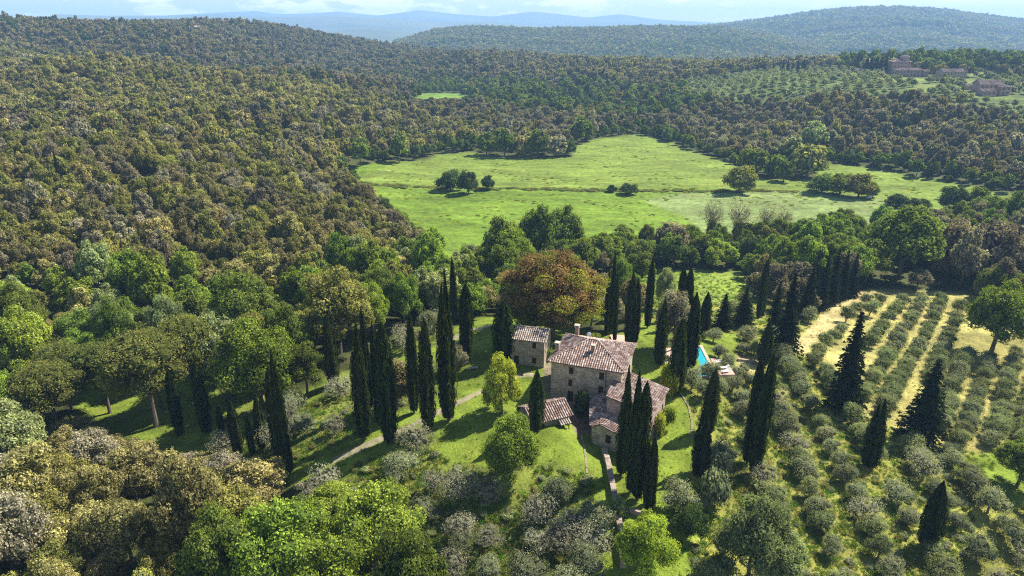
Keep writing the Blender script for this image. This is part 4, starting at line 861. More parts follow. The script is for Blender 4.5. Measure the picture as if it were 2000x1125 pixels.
tiled_plane(mb, [(A_bl[0] - .35, A_bl[1], 1.9), (*a_f, 1.45), (*r_f, 2.02), (*RB, 2.75)], bed=bed)
tiled_plane(mb, [(*e_f, slopez(e_f)), (*EB, EBz), (RB[0] + 1.2, RB[1] - .2, slopez((RB[0] + 1.2, RB[1] - .2))), (*RB, 2.75), (*r_f, 2.02)], bed=bed)
ridge_tiles(mb, (*r_f, 2.03), (*RB, 2.76)); 
q0 = Vector((*r_f, 2.02)); q1 = Vector((*e_f, slopez(e_f))); ridge_tiles(mb, q0, q1, .12)
ar = mb.build('annex_roof', M_TILE, fh); bed.build('annex_roof_bed', M_UND, ar)
# east wing
w_ = [L_h(Wd + .003, 4.1), L_h(18.3, 4.1), L_h(17.1, -5.0), L_h(Wd - 1.2, -5.0)]
hz_, lz_ = 4.75, 2.75
wz = lambda x: hz_ - (hz_ - lz_) * (x - Wd) / (18.5 - Wd)
mb = MB()
eh = [(1.2, 2.0, -.4, .9), (4.4, 5.2, -.4, .9), (7.3, 8.0, -.4, .9)]
wall_panel(mb, L_h(Wd - 1.2, -5.0), L_h(17.1, -5.0), -3, 4, [], ztops=(wz(Wd - 1.2) - .15, wz(17.1) - .15))
P3f = wall_panel(mb, L_h(17.1, -5.0), L_h(18.3, 4.1), -4, 3, eh, ztops=(wz(17.1) - .15, wz(18.3) - .15))
wall_panel(mb, L_h(18.3, 4.1), L_h(Wd, 4.1), -3, 3, [], ztops=(wz(18.3) - .15, wz(Wd) - .15))
wall_panel(mb, L_h(Wd - 1.2, .0), L_h(Wd - 1.2, -5.0), -3, 4.6, [])
mb.build('wing_wall', M_PLAST, fh)
for h in eh: opening(P3f, h, fh)
mb = MB(); bed = MB(); Z = lambda x, y: L_h(x, y, wz(x))
tiled_plane(mb, [Z(17.45, -5.35), Z(18.75, 4.4), Z(Wd, 4.4), Z(Wd, 0), Z(Wd - 1.3, -.02), Z(Wd - 1.3, -5.35)], bed=bed)
ridge_tiles(mb, Z(Wd - 1.2, -5.3), Z(17.4, -5.3), .13); ridge_tiles(mb, Z(Wd, 4.35), Z(18.7, 4.35), .13)
wr = mb.build('wing_roof', M_TILE, fh); bed.build('wing_roof_bed', M_UND, wr)

def gable(name, P, ang, Lx, Dy, z0, ez, rz, label, wallmat, tilem, holes_f, holes_e=(), over=.35, cat='outbuilding', door=None):
    Lf = frame(P, ang); e = empty(name, (*P, z0)); tag(e, label, cat); mb = MB()
    hf = list(holes_f) + ([door] if door else [])
    Pf = wall_panel(mb, Lf(0, 0), Lf(Lx, 0), z0, ez, hf); Pe = wall_panel(mb, Lf(Lx, 0), Lf(Lx, Dy), z0, ez, list(holes_e)); wall_panel(mb, Lf(Lx, Dy), Lf(0, Dy), z0, ez, []); wall_panel(mb, Lf(0, Dy), Lf(0, 0), z0, ez, [])
    for x in (0, Lx): mb.quad([Lf(x, 0, ez), Lf(x, Dy, ez), Lf(x, Dy / 2, rz - .12)])
    mb.build('wall', wallmat, e)
    for h in holes_f: opening(Pf, h, e)
    for h in holes_e: opening(Pe, h, e)
    if door: opening(Pf, door, e, 'door', False)
    k = (rz - ez) / (Dy / 2); mb = MB(); bed = MB(); zo = ez - k * over
    A1, A2, A3, A4 = Lf(-over, -over, zo), Lf(Lx + over, -over, zo), Lf(Lx + over, Dy + over, zo), Lf(-over, Dy + over, zo); R1, R2 = Lf(-over, Dy / 2, rz), Lf(Lx + over, Dy / 2, rz)
    tiled_plane(mb, [A1, A2, R2, R1], bed=bed); tiled_plane(mb, [A3, A4, R1, R2], bed=bed); ridge_tiles(mb, R1, R2)
    for a, b in ((A1, R1), (A2, R2), (A3, R2), (A4, R1)): ridge_tiles(mb, a, b, .11)
    r = mb.build('roof', tilem, e); bed.build('roof_bed', M_UND, r); return e, Lf
# pale-roofed outbuilding and small shed
ang2 = R(-15.5); c_ = math.cos(ang2); s_ = math.sin(ang2)
Pfr = (5.75, 110.2); Lx2 = 7.2
gable('outbuilding', (Pfr[0] - Lx2 * c_, Pfr[1] - Lx2 * s_), ang2, Lx2, 5.2, -.5, 5.6, 6.75, "two-storey stone outbuilding with pale grey tiled roof behind the lawn", M_STONE, M_TILEP,
      [(5.0, 5.7, 3.9, 5.0), (5.0, 5.8, .9, 2.0)], (), door=(1.6, 2.5, -.5, 2.0))
ang3 = R(24); P3s = (3.3, 89.3)
sh, Ls = gable('shed', P3s, ang3, 6.2, 5.0, -.4, 1.95, 3.2, "small low stone shed with red tile roof beside the curved lawn", M_STONE2, M_TILE, [(1.2, 1.9, .5, 1.3)], (), cat='shed')
b = MB(); M = Matrix.Translation((*Ls(4.2, -.02), 0)) @ Matrix.Rotation(ang3, 4, 'Z'); bd_ = MB()
for sx in (0, 1.3): b.box((sx - .06, -1.1, -.4), (sx + .06, -.98, 1.15), M)
b.build('porch_post', M_WOOD, sh)
mt_ = MB(); tiled_plane(mt_, [tuple(M @ Vector(p)) for p in ((-.25, -1.3, 1.15), (1.6, -1.3, 1.15), (1.6, -.04, 1.6), (-.25, -.04, 1.6))], bed=bd_); mt_.build('porch_roof', M_TILEP, sh); bd_.build('porch_roof_bed', M_UND, sh)

# swimming pool with kerb, terrace, loungers
pz = -1.1; zp = pz + .12
pl = empty('swimming_pool', (34, 113, pz)); tag(pl, "long turquoise swimming pool with stone rim among the olives", 'pool')
b = MB(); PA = [(32.2, 109.5), (36.6, 109.2), (37.0, 121.6), (32.6, 121.9)]
b.quad([(*p, zp - .12) for p in PA]); b.build('water', M_WATER, pl)
b = MB(); o2 = [(31.7, 108.9), (37.2, 108.6), (37.6, 122.2), (32.1, 122.5)]
for i in range(4):
    j = (i + 1) % 4; b.prism([o2[i], o2[j], PA[j], PA[i]], zp - 1.6, zp)
b.build('rim', M_CUT, pl)
b = MB(); b.prism([(37.65, 110), (40.4, 110), (40.4, 116.5), (37.65, 116.5)], pz - 2.2, zp - .03); tag(b.build('terrace', M_PAV), kind='structure')
b = MB(); b.prism([(28.5, 112), (31.5, 112), (32, 121), (29, 121)], pz - 2.0, zp - .03); tag(b.build('terrace', M_PAV), kind='structure')
def lounger(x, y, rz, lab):
    e = empty('sun_lounger', (x, y, zp - .03), rz); b = MB()
    b.box((-.32, 0, .3), (.32, 1.25, .36)); b.quad([(-.32, 1.25, .33), (.32, 1.25, .33), (.32, 1.85, .72), (-.32, 1.85, .72)]); b.quad([(-.32, 1.85, .68), (.32, 1.85, .68), (.32, 1.25, .29), (-.32, 1.25, .29)]); _build(b, 'bed', M_WHITE, e)
    for sx in (-.28, .28):
        for sy in (.1, 1.6): b = MB(); b.box((sx - .03, sy - .03, 0), (sx + .03, sy + .03, .32)); _build(b, 'leg', M_WHITE, e)
    tag(e, lab, 'sun lounger', 'loungers beside the pool')
lounger(38.2, 110.6, R(-70), "white sun lounger at the near corner of the pool terrace"); lounger(38.2, 112.0, R(-75), "white sun lounger second from the near corner of the pool terrace"); lounger(38.2, 114.4, R(-80), "white sun lounger farthest along the pool terrace")
# stone terrace and low things behind the house
tg = ground_at(1214, 664); b = MB(); b.prism([(tg[0] - 2, tg[1] - 1.5), (tg[0] + 2, tg[1] - 1.8), (tg[0] + 2, tg[1] + 2), (tg[0] - 2, tg[1] + 2.3)], tg[2] - 1.5, tg[2] + .1); tag(b.build('terrace', M_PAV), kind='structure')
# stone garden wall running down from the annex
wpx = [(1179,884),(1186,905),(1193,940),(1201,980),(1208,1020),(1213,1062),(1218,1120)]
gw = MB(); pr = None; pts = [ground_at(*p) for p in wpx]; line = []
for a, b_ in zip(pts, pts[1:]):
    for i in range(6): t = i / 6; line.append((a[0] + (b_[0] - a[0]) * t, a[1] + (b_[1] - a[1]) * t))
for i, (a, b_) in enumerate(zip(line, line[1:])):
    d = Vector((b_[0] - a[0], b_[1] - a[1])).normalized() * .38; n_ = Vector((-d.y, d.x)); ha = float(H(*a)); hb = float(H(*b_)); top = .95 + .05 * math.sin(i * 1.7)
    gw.prism([(a[0] + n_.x, a[1] + n_.y), (a[0] - n_.x, a[1] - n_.y), (b_[0] - n_.x, b_[1] - n_.y), (b_[0] + n_.x, b_[1] + n_.y)], [ha - .6, ha - .6, hb - .6, hb - .6], [ha + top, ha + top, hb + top, hb + top])
tag(gw.build('garden_wall', M_STONE2), "long dry stone garden wall running down from the farmhouse annex", 'wall')
def wall_px(pl_, h, wd, lab, mt=M_STONE2):
    g = MB(); pt = [ground_at(*p) for p in pl_]; ln = []
    for a, b_ in zip(pt, pt[1:]):
        k = max(1, int(math.hypot(b_[0] - a[0], b_[1] - a[1]) / .9)); ln += [(a[0] + (b_[0] - a[0]) * i / k, a[1] + (b_[1] - a[1]) * i / k) for i in range(k)]
    ln.append(pt[-1][:2])
    for i, (a, b_) in enumerate(zip(ln, ln[1:])):
        d = Vector((b_[0] - a[0], b_[1] - a[1])).normalized() * wd / 2; n_ = Vector((-d.y, d.x)); ha = float(H(*a)); hb = float(H(*b_)); t = h + .04 * math.sin(i * 2.3)
        g.prism([(a[0] + n_.x, a[1] + n_.y), (a[0] - n_.x, a[1] - n_.y), (b_[0] - n_.x, b_[1] - n_.y), (b_[0] + n_.x, b_[1] + n_.y)], [ha - .5, ha - .5, hb - .5, hb - .5], [ha + t, ha + t, hb + t, hb + t])
    tag(g.build('stone_wall', mt), lab, 'wall')
wall_px([(1228,1000),(1252,1008),(1262,1012)], .7, .4, "short stretch of pale stone wall by the lower cypress")
wall_px([(1135,850),(1141,875),(1145,905),(1146,925)], .16, .3, "thin curved retaining edge round the lawn beside the shed", M_GRAV)
wall_px([(1330,770),(1345,795),(1352,830),(1350,850)], .14, .3, "curved dry stone edge on the lawn behind the great cypresses", M_GRAV)
wall_px([(1378,752),(1392,790),(1402,830)], .12, .3, "faint terrace edge along the east slope grass", M_GRAV)
wall_px([(1440,705),(1470,708),(1480,712)], .5, .4, "pale wall stub beyond the pool terrace")
x, y, z = ground_at(924, 722); e = empty('garden_bench', (x, y, z), R(20))
b = MB(); b.box((-.9, -.25, .38), (.9, .25, .5)); _build(b, 'seat', M_CUT, e)
for s__ in (-.7, .7): b = MB(); b.box((s__ - .12, -.2, -.1), (s__ + .12, .2, .38)); _build(b, 'leg', M_CUT, e)
tag(e, "pale stone garden bench on the lawn beyond the yellow-green domed tree", 'bench')
for lab, px, by in (("white wrapped bale at the foot of the leafy clump",1697,385),("second white bale just behind the first, by the leafy clump",1701,381)):
    x, y, z = ground_at(px, by + 3); b = MB(); k = 16
    prev = [[(x - .9, y + math.cos(t) * r, z + .95 + math.sin(t) * r) for t in np.linspace(0, 2 * math.pi, k + 1)[:-1]] for r in (.95,)][0]
    nxt = [(x + .9, p[1] + .3, p[2]) for p in prev]; rr = lambda ring, s: [(ring[0][0] + s, y + (p[1] - y) * .85, z + .95 + (p[2] - z - .95) * .85) for p in ring]
    r0_, r3_ = rr(prev, -.12), rr(nxt, .12)
    for ra, rb in ((r0_, prev), (prev, nxt), (nxt, r3_)):
        for i in range(k): j = (i + 1) % k; b.quad([ra[i], ra[j], rb[j], rb[i]])
    b.quad(r0_[::-1]); b.quad(r3_); tag(b.build('wrapped_bale', M_CLOTH, sm=False), lab, 'bale', 'wrapped bales')

# hilltop hamlet: (left px, right px, base row, eave rows above base, depth m, roof rise m, label, floors, columns)
def far_house(name, pl_, pr_, by, hp, depth, rise, label, floors, cols, hip=False, cat='house', lift=0, roofm=M_TILE, wallm=M_PLAST, turn=0.0):
    x, y, z = ground_at((pl_ + pr_) / 2, by); k = slant(x, y, z) / FPX; Wm = (pr_ - pl_) * k; Hm = hp * k; ang = turn
    e = empty(name, (x, y, z)); tag(e, label, cat); Lf = frame((x - Wm / 2, y), ang); z0 = z - 3; ez = z + Hm + lift; mb = MB()
    fh_ = (Hm + lift) / floors; holes = []
    for f in range(floors):
        for c in range(cols):
            u = Wm * (c + .5) / cols; v = z + f * fh_ + fh_ * .3; holes.append((u - .45, u + .45, v, v + min(1.5, fh_ * .5)))
    Pf = wall_panel(mb, Lf(0, 0), Lf(Wm, 0), z0, ez, holes, .3)
    for a, b_ in ((Lf(Wm, 0), Lf(Wm, depth)), (Lf(Wm, depth), Lf(0, depth)), (Lf(0, depth), Lf(0, 0))): wall_panel(mb, a, b_, z0, ez, [])
    if not hip:
        for xx in (0, Wm): mb.quad([Lf(xx, 0, ez), Lf(xx, depth, ez), Lf(xx, depth / 2, ez + rise - .1)])
    mb.build('wall', wallm, e)
    for h in holes:
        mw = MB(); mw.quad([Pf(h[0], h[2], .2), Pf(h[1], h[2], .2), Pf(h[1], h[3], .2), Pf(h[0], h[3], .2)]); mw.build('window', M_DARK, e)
    o_ = .5; bed = MB(); mb = MB(); A1, A2, A3, A4 = [Lf(*q, ez + .02) for q in ((-o_, -o_), (Wm + o_, -o_), (Wm + o_, depth + o_), (-o_, depth + o_))]
    t = min(depth / 2, Wm / 2 - .5) if hip else -o_
    R1, R2 = Lf(t, depth / 2, ez + rise), Lf(Wm - t, depth / 2, ez + rise)
    pls = [[A1, A2, R2, R1], [A3, A4, R1, R2]] + ([[A2, A3, R2], [A4, A1, R1]] if hip else [])
    for p in pls: tiled_plane(mb, p, pitch=1.1, r=.33, seg=2, course=3.0, bed=bed)
    r = mb.build('roof', roofm, e); bed.build('roof_bed', M_UND, r)
    return e, Lf, Wm, ez
v1, Lf, Wm, ez = far_house('villa', 1742, 1775, 146, 24, 14, 1.8, "tall stone villa with central turret on the far hilltop", 4, 5, True, cat='villa')
mb = MB(); tw = [Lf(Wm * .62, 3), Lf(Wm * .95, 3), Lf(Wm * .95, 9), Lf(Wm * .62, 9)]; mb.prism(tw, ez - 1, ez + 4.2); mb.build('turret', M_PLAST, v1)
mb = MB(); bed = MB(); cc = Vector((*Lf(Wm * .785, 6), ez + 5.6)); tt_ = [Vector((*p, ez + 4.22)) for p in tw]; tt_ = [p + (p - Vector((cc.x, cc.y, p.z))).normalized() * .6 for p in tt_]
for i in range(4): tiled_plane(mb, [tt_[i], tt_[(i + 1) % 4], cc], pitch=.9, r=.26, seg=2, course=2, bed=bed)
mb.build('turret_roof', M_TILEP, v1); bed.build('turret_roof_bed', M_UND, v1)
far_house('farm_building', 1775, 1793, 140, 15, 9, 1.4, "small wing with pyramid roof on the right of the hilltop villa", 3, 2, True)
far_house('farm_building', 1755, 1803, 150, 12, 9, 1.8, "long two-storey stone house below the hilltop villa", 2, 7, True)
far_house('farm_building', 1804, 1812, 150, 10, 7, 1.2, "narrow stone lean-to at the end of the long hilltop house", 2, 1)
far_house('farm_building', 1840, 1886, 155, 14, 11, 2.2, "broad stone house with pale roof east of the hilltop villa", 2, 7)
far_house('farm_building', 1673, 1686, 146, 8, 8, 1.4, "small red-roofed house beside cypresses left of the hilltop villa", 1, 2)
far_house('farm_building', 1735, 1743, 140, 14, 8, 1.3, "low annex at the left side of the hilltop villa", 3, 1)
far_house('farm_building', 1912, 1952, 182, 16, 12, 3.0, "rambling stone farm with brown roof among hill olives", 2, 5, False, roofm=M_TILE, turn=R(-8))
far_house('farm_building', 1918, 1945, 188, 9, 8, 1.5, "low front wing of the rambling hill farm", 1, 3, False, roofm=M_TILE)
far_house('farm_building', 1953, 1972, 186, 15, 9, 1.6, "plain square stone block beside the rambling hill farm", 2, 2, True, roofm=M_TILE)
far_house('farm_building', 1890, 1908, 176, 8, 8, 1.2, "shed roof half hidden by olives left of the rambling hill farm", 1, 2, False, roofm=M_TILE)
far_house('ridge_house', 377, 390, 66, 6, 12, 1.5, "white house on the skyline of the far left forest ridge", 1, 2, False, wallm=M_STONE2, lift=5)
far_house('forest_hut', 62, 74, 122, 4, 8, 1.5, "grey roof of a hut just showing in the hillside forest", 1, 1, False, lift=4)
for px, by, h in ((1877,150,14),(1938,147,16),(1860,131,8)):
    pass
for px, by, h, lab in ((1887,145,19,"thin metal utility pole left of the round hill trees"),(1939,140,22,"tall metal utility pole with lamp head near the round hill trees")):
    x, y, z = ground_at(px, by); k = slant(x, y, z) / FPX; b = MB(); b.tube([(x, y, z - 1), (x, y, z + h * k)], [.2, .12], 6); b.box((x - .8, y - .2, z + h * k), (x + .8, y + .2, z + h * k + .5)); tag(b.build('utility_pole', M_METAL), lab, 'pole', 'utility poles')
# ------------------------------------------------------------------ woods, olive rows, far woods
def gn_scatter(name, P, rot, scl, idx_, protos, label, cat):
    """ONE stuff object: points that carry instances of the prototype meshes"""
    cc = bpy.data.collections.new(name + " sources")
    for i, me in enumerate(protos):
        o = bpy.data.objects.new("%s_source_%03d" % (name, i), me); cc.objects.link(o)
    me = bpy.data.meshes.new(name); P = np.asarray(P, np.float32); me.vertices.add(len(P)); me.vertices.foreach_set('co', P.ravel())
    a = me.attributes.new('rot', 'FLOAT_VECTOR', 'POINT'); a.data.foreach_set('vector', np.asarray(rot, np.float32).ravel())
    a = me.attributes.new('scl', 'FLOAT_VECTOR', 'POINT'); a.data.foreach_set('vector', np.asarray(scl, np.float32).ravel())
    a = me.attributes.new('pick', 'INT', 'POINT'); a.data.foreach_set('value', np.asarray(idx_, np.int32))
    o = ob(name, me); tag(o, label, cat, kind='stuff')
    g = bpy.data.node_groups.new(name, 'GeometryNodeTree'); g.interface.new_socket('Geometry', in_out='INPUT', socket_type='NodeSocketGeometry'); g.interface.new_socket('Geometry', in_out='OUTPUT', socket_type='NodeSocketGeometry')
    n = g.nodes; gi = n.new('NodeGroupInput'); go = n.new('NodeGroupOutput'); ip = n.new('GeometryNodeInstanceOnPoints'); ci = n.new('GeometryNodeCollectionInfo')
    ci.inputs['Collection'].default_value = cc; ci.inputs['Separate Children'].default_value = True; ci.inputs['Reset Children'].default_value = True
    def na(nm, t):
        q = n.new('GeometryNodeInputNamedAttribute'); q.data_type = t; q.inputs['Name'].default_value = nm; return q.outputs['Attribute']
    l = g.links; l.new(gi.outputs[0], ip.inputs['Points']); l.new(ci.outputs[0], ip.inputs['Instance']); ip.inputs['Pick Instance'].default_value = True
    l.new(na('pick', 'INT'), ip.inputs['Instance Index']); l.new(na('scl', 'FLOAT_VECTOR'), ip.inputs['Scale']); 
    er = n.new('FunctionNodeEulerToRotation'); l.new(na('rot', 'FLOAT_VECTOR'), er.inputs[0]); l.new(er.outputs[0], ip.inputs['Rotation'])
    l.new(ip.outputs[0], go.inputs[0]); md = o.modifiers.new("scatter", 'NODES'); md.node_group = g
    return o
# candidate trees on a jittered lattice that widens with distance
frng = np.random.default_rng(21)
def lattice(y0, y1, sp, marg=230):
    out = []; y = y0
    while y < y1:
        xm = (1000 + marg) / FPX * (y * cP + 68 * sP) ; xs = np.arange(-xm, xm, sp) + frng.uniform(0, sp)
        out.append(np.stack([xs + frng.uniform(-.33, .33, len(xs)) * sp, np.full(len(xs), y) + frng.uniform(-.33, .33, len(xs)) * sp], 1)); y += sp * .88
    return np.concatenate(out)
cand = np.concatenate([lattice(42, 130, 6.0), lattice(130, 260, 5.5), lattice(260, 620, 6.4), lattice(620, 1500, 8.2, 120)])
X, Y = cand.T; Z = H(X, Y); PX, PY = to_px(X, Y, Z)
ok = np.isfinite(PX) & (PX > -230) & (PX < 2230) & (PY < 1290) & (PY > -50); X, Y, Z, PX, PY = [a[ok] for a in (X, Y, Z, PX, PY)]
# crowns overhang: keep cleared land clear of crowns that stand just in front of it
kc = cls(PX, PY); kb = cls(PX, PY - 0)
# terrain between camera and tree hides it
el = (gz - CAMZ) / RL[:, None]; hor = np.maximum.accumulate(el, 0)
ai = np.clip((np.arctan2(X, Y) - AZ[0]) / (AZ[1] - AZ[0]), 0, RA - 1).astype(int); ri = np.clip((np.log(np.hypot(X, Y)) - math.log(9)) / (math.log(2600 / 9) / (RR - 1)) - 4, 0, RR - 1).astype(int)
seen = (Z + 16 - CAMZ) / np.hypot(X, Y) > hor[ri, ai]
forest = (kc == 0) & seen
occA = np.array(occ)
def free(x, y, r):
    m_ = np.ones(len(x), bool)
    for ox, oy, orad in occA: m_ &= (x - ox) ** 2 + (y - oy) ** 2 > (orad + r) ** 2
    return m_
# houses and pool keep clear too
occA = np.concatenate([occA, [(12, 95, 12), (15, 102, 9), (2, 112, 6), (5.5, 92, 5), (34, 113, 6), (39, 110, 4)]])
forest &= free(X, Y, 1.6)
big = np.array([1.0]) 
FX, FY, FZ, FPXs, FPYs = X[forest], Y[forest], Z[forest], PX[forest], PY[forest]
nF = len(FX)
# tones: patchy, by region
u1 = frng.random(nF); patch = nz(FX, FY, 34, 2.0) * .5 + nz(FX, FY, 11, 5.0) * .35
tone = np.full(nF, 'brown', dtype=object)
def choose(mask, table):
    names = list(table); p = np.array([table[k] for k in names], float); p /= p.sum(); c = np.cumsum(p)
    v = np.clip(u1 * .72 + (patch * .5 + .5) * .28, 0, .9999); sel = np.searchsorted(c, v[mask]); sel = np.minimum(sel, len(names) - 1)
    tone[mask] = np.array(names, dtype=object)[sel]
Ls_ = FPXs < 950
choose(np.ones(nF, bool), {'brown': .30, 'mauve': .26, 'grey': .2, 'olive': .12, 'dark': .08, 'green': .04})
hill = Ls_ & (FPYs > 230); choose(hill, {'dark': .05, 'brown': .25, 'mauve': .05, 'grey': .09, 'olive': .31, 'tan': .17, 'green': .05, 'lime': .03})
far_l = (FPYs <= 230) & (FPXs < 1500); choose(far_l, {'dark': .10, 'brown': .32, 'mauve': .24, 'olive': .2, 'grey': .1, 'green': .04})
spur = FPYs > np.interp(FPXs, [-300, 0, 200, 400, 600, 700, 830, 950], [90, 96, 122, 152, 168, 190, 232, 300])
choose(Ls_ & spur & (FPYs <= 230), {'dark': .04, 'brown': .26, 'olive': .30, 'tan': .24, 'grey': .12, 'green': .04})
choose(Ls_ & ~spur & (FPYs < 250), {'dark': .26, 'brown': .34, 'mauve': .34, 'green': .06})
low = inpoly(FPXs, FPYs, [(-300,560),(300,560),(520,600),(620,540),(800,520),(1000,470),(1080,640),(860,640),(700,740),(600,790),(430,880),(200,760),(-300,760)])
choose(low, {'green': .26, 'bright': .22, 'olive': .16, 'tan': .12, 'sage': .1, 'brown': .14})
bl = inpoly(FPXs, FPYs, [(-300,860),(350,880),(560,940),(640,960),(760,1000),(700,1300),(-300,1300)])
choose(bl, {'olive': .30, 'tan': .36, 'grey': .14, 'sage': .07, 'brown': .08, 'bright': .05})
br_ = inpoly(FPXs, FPYs, [(420,1080),(760,960),(900,1100),(1000,1300),(300,1300)]); choose(br_, {'bright': .6, 'green': .3, 'tan': .1})
belt = inpoly(FPXs, FPYs, [(930,470),(1020,480),(1250,478),(1400,465),(1600,445),(1800,420),(2300,400),(2300,640),(1900,590),(1700,575),(1500,560),(1440,532),(1180,530),(1100,560),(940,600)])
choose(belt, {'green': .48, 'bright': .26, 'dark': .08, 'olive': .15, 'mauve': .03})
choose(belt & (FPXs > 1780), {'green': .42, 'mauve': .14, 'grey': .14, 'sage': .18, 'dark': .12})
vill = inpoly(FPXs, FPYs, [(1200,112),(2300,100),(2300,152),(1900,150),(1760,142),(1200,136)]); vill &= FPXs > 1640; choose(vill, {'dark': .5, 'green': .4, 'brown': .1})
midg = inpoly(FPXs, FPYs, [(680,158),(820,158),(820,200),(1000,230),(1130,240),(1300,240),(1420,200),(1320,180),(1000,170),(900,165)]); choose(midg, {'green': .5, 'dark': .2, 'brown': .2, 'bright': .1})
# edges of the meadows are greener
edge = np.zeros(nF, bool)
for dx, dy in ((0, 9), (0, -9), (12, 0), (-12, 0)): edge |= cls(FPXs + dx, FPYs + dy) == 1
choose(edge, {'dark': .35, 'green': .45, 'brown': .2})
isb0 = np.isin(tone, ['green', 'bright', 'sage', 'lime']) & (frng.random(nF) < .75)
sz = frng.uniform(.5, 1.12, nF) * np.where(FY > 130, .84, 1) * np.where(FY < 120, 1.0, .92) * np.where(FY > 620, 1.2, 1.0); zs = sz * frng.uniform(.85, 1.5, nF)
sz = np.where(edge, sz * .8, sz); zs = np.where(edge, zs * .72, zs)
# crowns stay below the lines where the photograph shows what lies behind them
hpx = np.where(isb0, 12.4, 10.8) * zs / slant(FX, FY, FZ) * FPX * .88; lowf = np.ones(nF)
for SIL, reach in (([(-300,770),(0,785),(100,815),(200,850),(260,880),(330,902),(430,893),(540,925),(600,945),(650,965),(700,985),(780,1020),(850,1085),(900,1150),(1000,1300)], 900),
    ([(672,318),(690,335),(725,368),(765,400),(830,438),(872,470),(905,486),(935,452),(975,430),(1020,425),(1130,432),(1250,444),(1380,444),(1470,436),(1560,444),(1640,424),(1700,418),(1830,420),(1900,402),(2000,392),(2300,385)], 110),
    ([(800,193),(925,193)], 75), ([(1150,542),(1480,545)], 40), ([(1560,560),(1700,540)], 1)):
    sx_ = np.array([q[0] for q in SIL], float); st_ = np.interp(FPXs, sx_, [q[1] for q in SIL]); near_ = (FPYs > st_) & (FPYs < st_ + reach) & (FPXs > sx_[0]) & (FPXs < sx_[-1])
    lim_ = np.clip((FPYs - st_ + 9 * (hpx > 40)) / np.maximum(hpx, 1), 0, 1); lowf = np.where(near_, np.minimum(lowf, lim_), lowf)
zs = zs * lowf; sz = sz * np.where(lowf < .6, .5 + lowf * .7, 1)
# keep views open: trees right in front of the lower cypress row and grass must stay low
gapz = inpoly(FPXs, FPYs, [(900,500),(1180,480),(1500,470),(1480,540),(1180,535),(930,560)]); zs = np.where(gapz, zs * .8, zs)
isb = isb0
ok2 = (lowf > .22)
var = frng.integers(0, 6, nF); rz_ = frng.uniform(0, 6.28, nF)
D = slant(FX, FY, FZ)
FX, FY, FZ, FPXs, FPYs, tone, sz, zs, isb, var, rz_, D, edge = [v[ok2] for v in (FX, FY, FZ, FPXs, FPYs, tone, sz, zs, isb, var, rz_, D, edge)]; nF = len(FX)
# olives: rows of the orchard, scattered groves, far terraces
OX, OY, OS, OT, OL = [], [], [], [], []
ROWS = [[(1697,600),(1717,575)],[(1652,612),(1690,580)],[(1585,700),(1610,660),(1640,640)],[(1697,661),(1713,643),(1732,613),(1745,600),(1761,581)],
 [(1684,773),(1692,757),(1700,741),(1713,723),(1721,707),(1735,688),(1748,664),(1756,645),(1775,619),(1788,600),(1799,576)],
 [(1729,789),(1737,768),(1743,749),(1761,725),(1769,707),(1791,675),(1796,661),(1809,643),(1815,627),(1825,600),(1836,584)],
 [(1820,731),(1825,712),(1828,699),(1836,675),(1849,653),(1860,629),(1868,611),(1871,595)],
 [(1839,821),(1847,795),(1849,771),(1860,744),(1871,720),(1876,701),(1884,688)],
 [(1871,851),(1887,827),(1895,805),(1905,773),(1913,747),(1919,731),(1927,709),(1932,693)],
 [(1932,853),(1948,827),(1951,800),(1959,787),(1961,760),(1967,733),(1975,717),(1980,693),(1983,683)],
 [(1996,853),(1996,832),(1996,813),(1998,784),(2012,752),(2022,720)],[(2050,850),(2052,810),(2060,770),(2068,730)]]
for ri_, row in enumerate(ROWS):
    full = [row[0]]
    for q in row[1:]:
        if math.hypot(q[0] - full[-1][0], q[1] - full[-1][1]) > 19: full.append(((q[0] + full[-1][0]) / 2, (q[1] + full[-1][1]) / 2))
        full.append(q)
    row = full
    for k, (a, b) in enumerate(row):
        x, y, z = ground_at(a, b + 17); OX.append(x); OY.append(y); OS.append(frng.uniform(.82, 1.04)); OT.append('fresh' if frng.random() < .6 else 'grey'); OL.append(('row', ri_, k))
oc = []
yy = 45.0
while yy < 210:
    xm = 1250 / FPX * (yy * cP + 68 * sP); xs = np.arange(-xm, 22, 4.6) + frng.uniform(0, 4); oc.append(np.stack([xs + frng.uniform(-1.1, 1.1, len(xs)), yy + frng.uniform(-1.1, 1.1, len(xs))], 1))
    xs = np.arange(22, xm, 6.8); xs = xs[xs < xm]; oc.append(np.stack([xs + .12 * (yy - 70) + frng.uniform(-.45, .45, len(xs)), yy + frng.uniform(-.7, .7, len(xs))], 1)); yy += 3.5
oc = np.concatenate(oc); ox, oy = oc.T; oz = H(ox, oy); opx, opy = to_px(ox, oy, oz); k_ = cls(np.nan_to_num(opx), np.nan_to_num(opy)); m_ = (k_ == 4) & free(ox, oy, .9)
west = opx < 1215; m_ &= np.where(west & (opy < 880), frng.random(len(ox)) < .55, frng.random(len(ox)) < np.where(west, .80, .92)); m_ &= ~((opy < 680) & (opx > 1120) & (opx < 1520)) | (frng.random(len(ox)) < .45)
thin = inpoly(opx, opy, [(1390,700),(1345,800),(1370,860),(1400,960),(1440,960),(1440,900),(1430,760)]); m_ &= ~thin | (frng.random(len(ox)) < .35)
for x, y, a, b in zip(ox[m_], oy[m_], opx[m_], opy[m_]):
    OX.append(x); OY.append(y); wst = a < 1215
    OS.append(frng.uniform(.8, 1.25) if wst else frng.uniform(.72, 1.18)); OT.append(('pale' if frng.random() < .62 else 'grey') if wst else ('grey' if frng.random() < .55 else ('fresh' if frng.random() < .75 else 'pale'))); OL.append(('west' if wst else 'east', 0, 0))
yy = 430.0
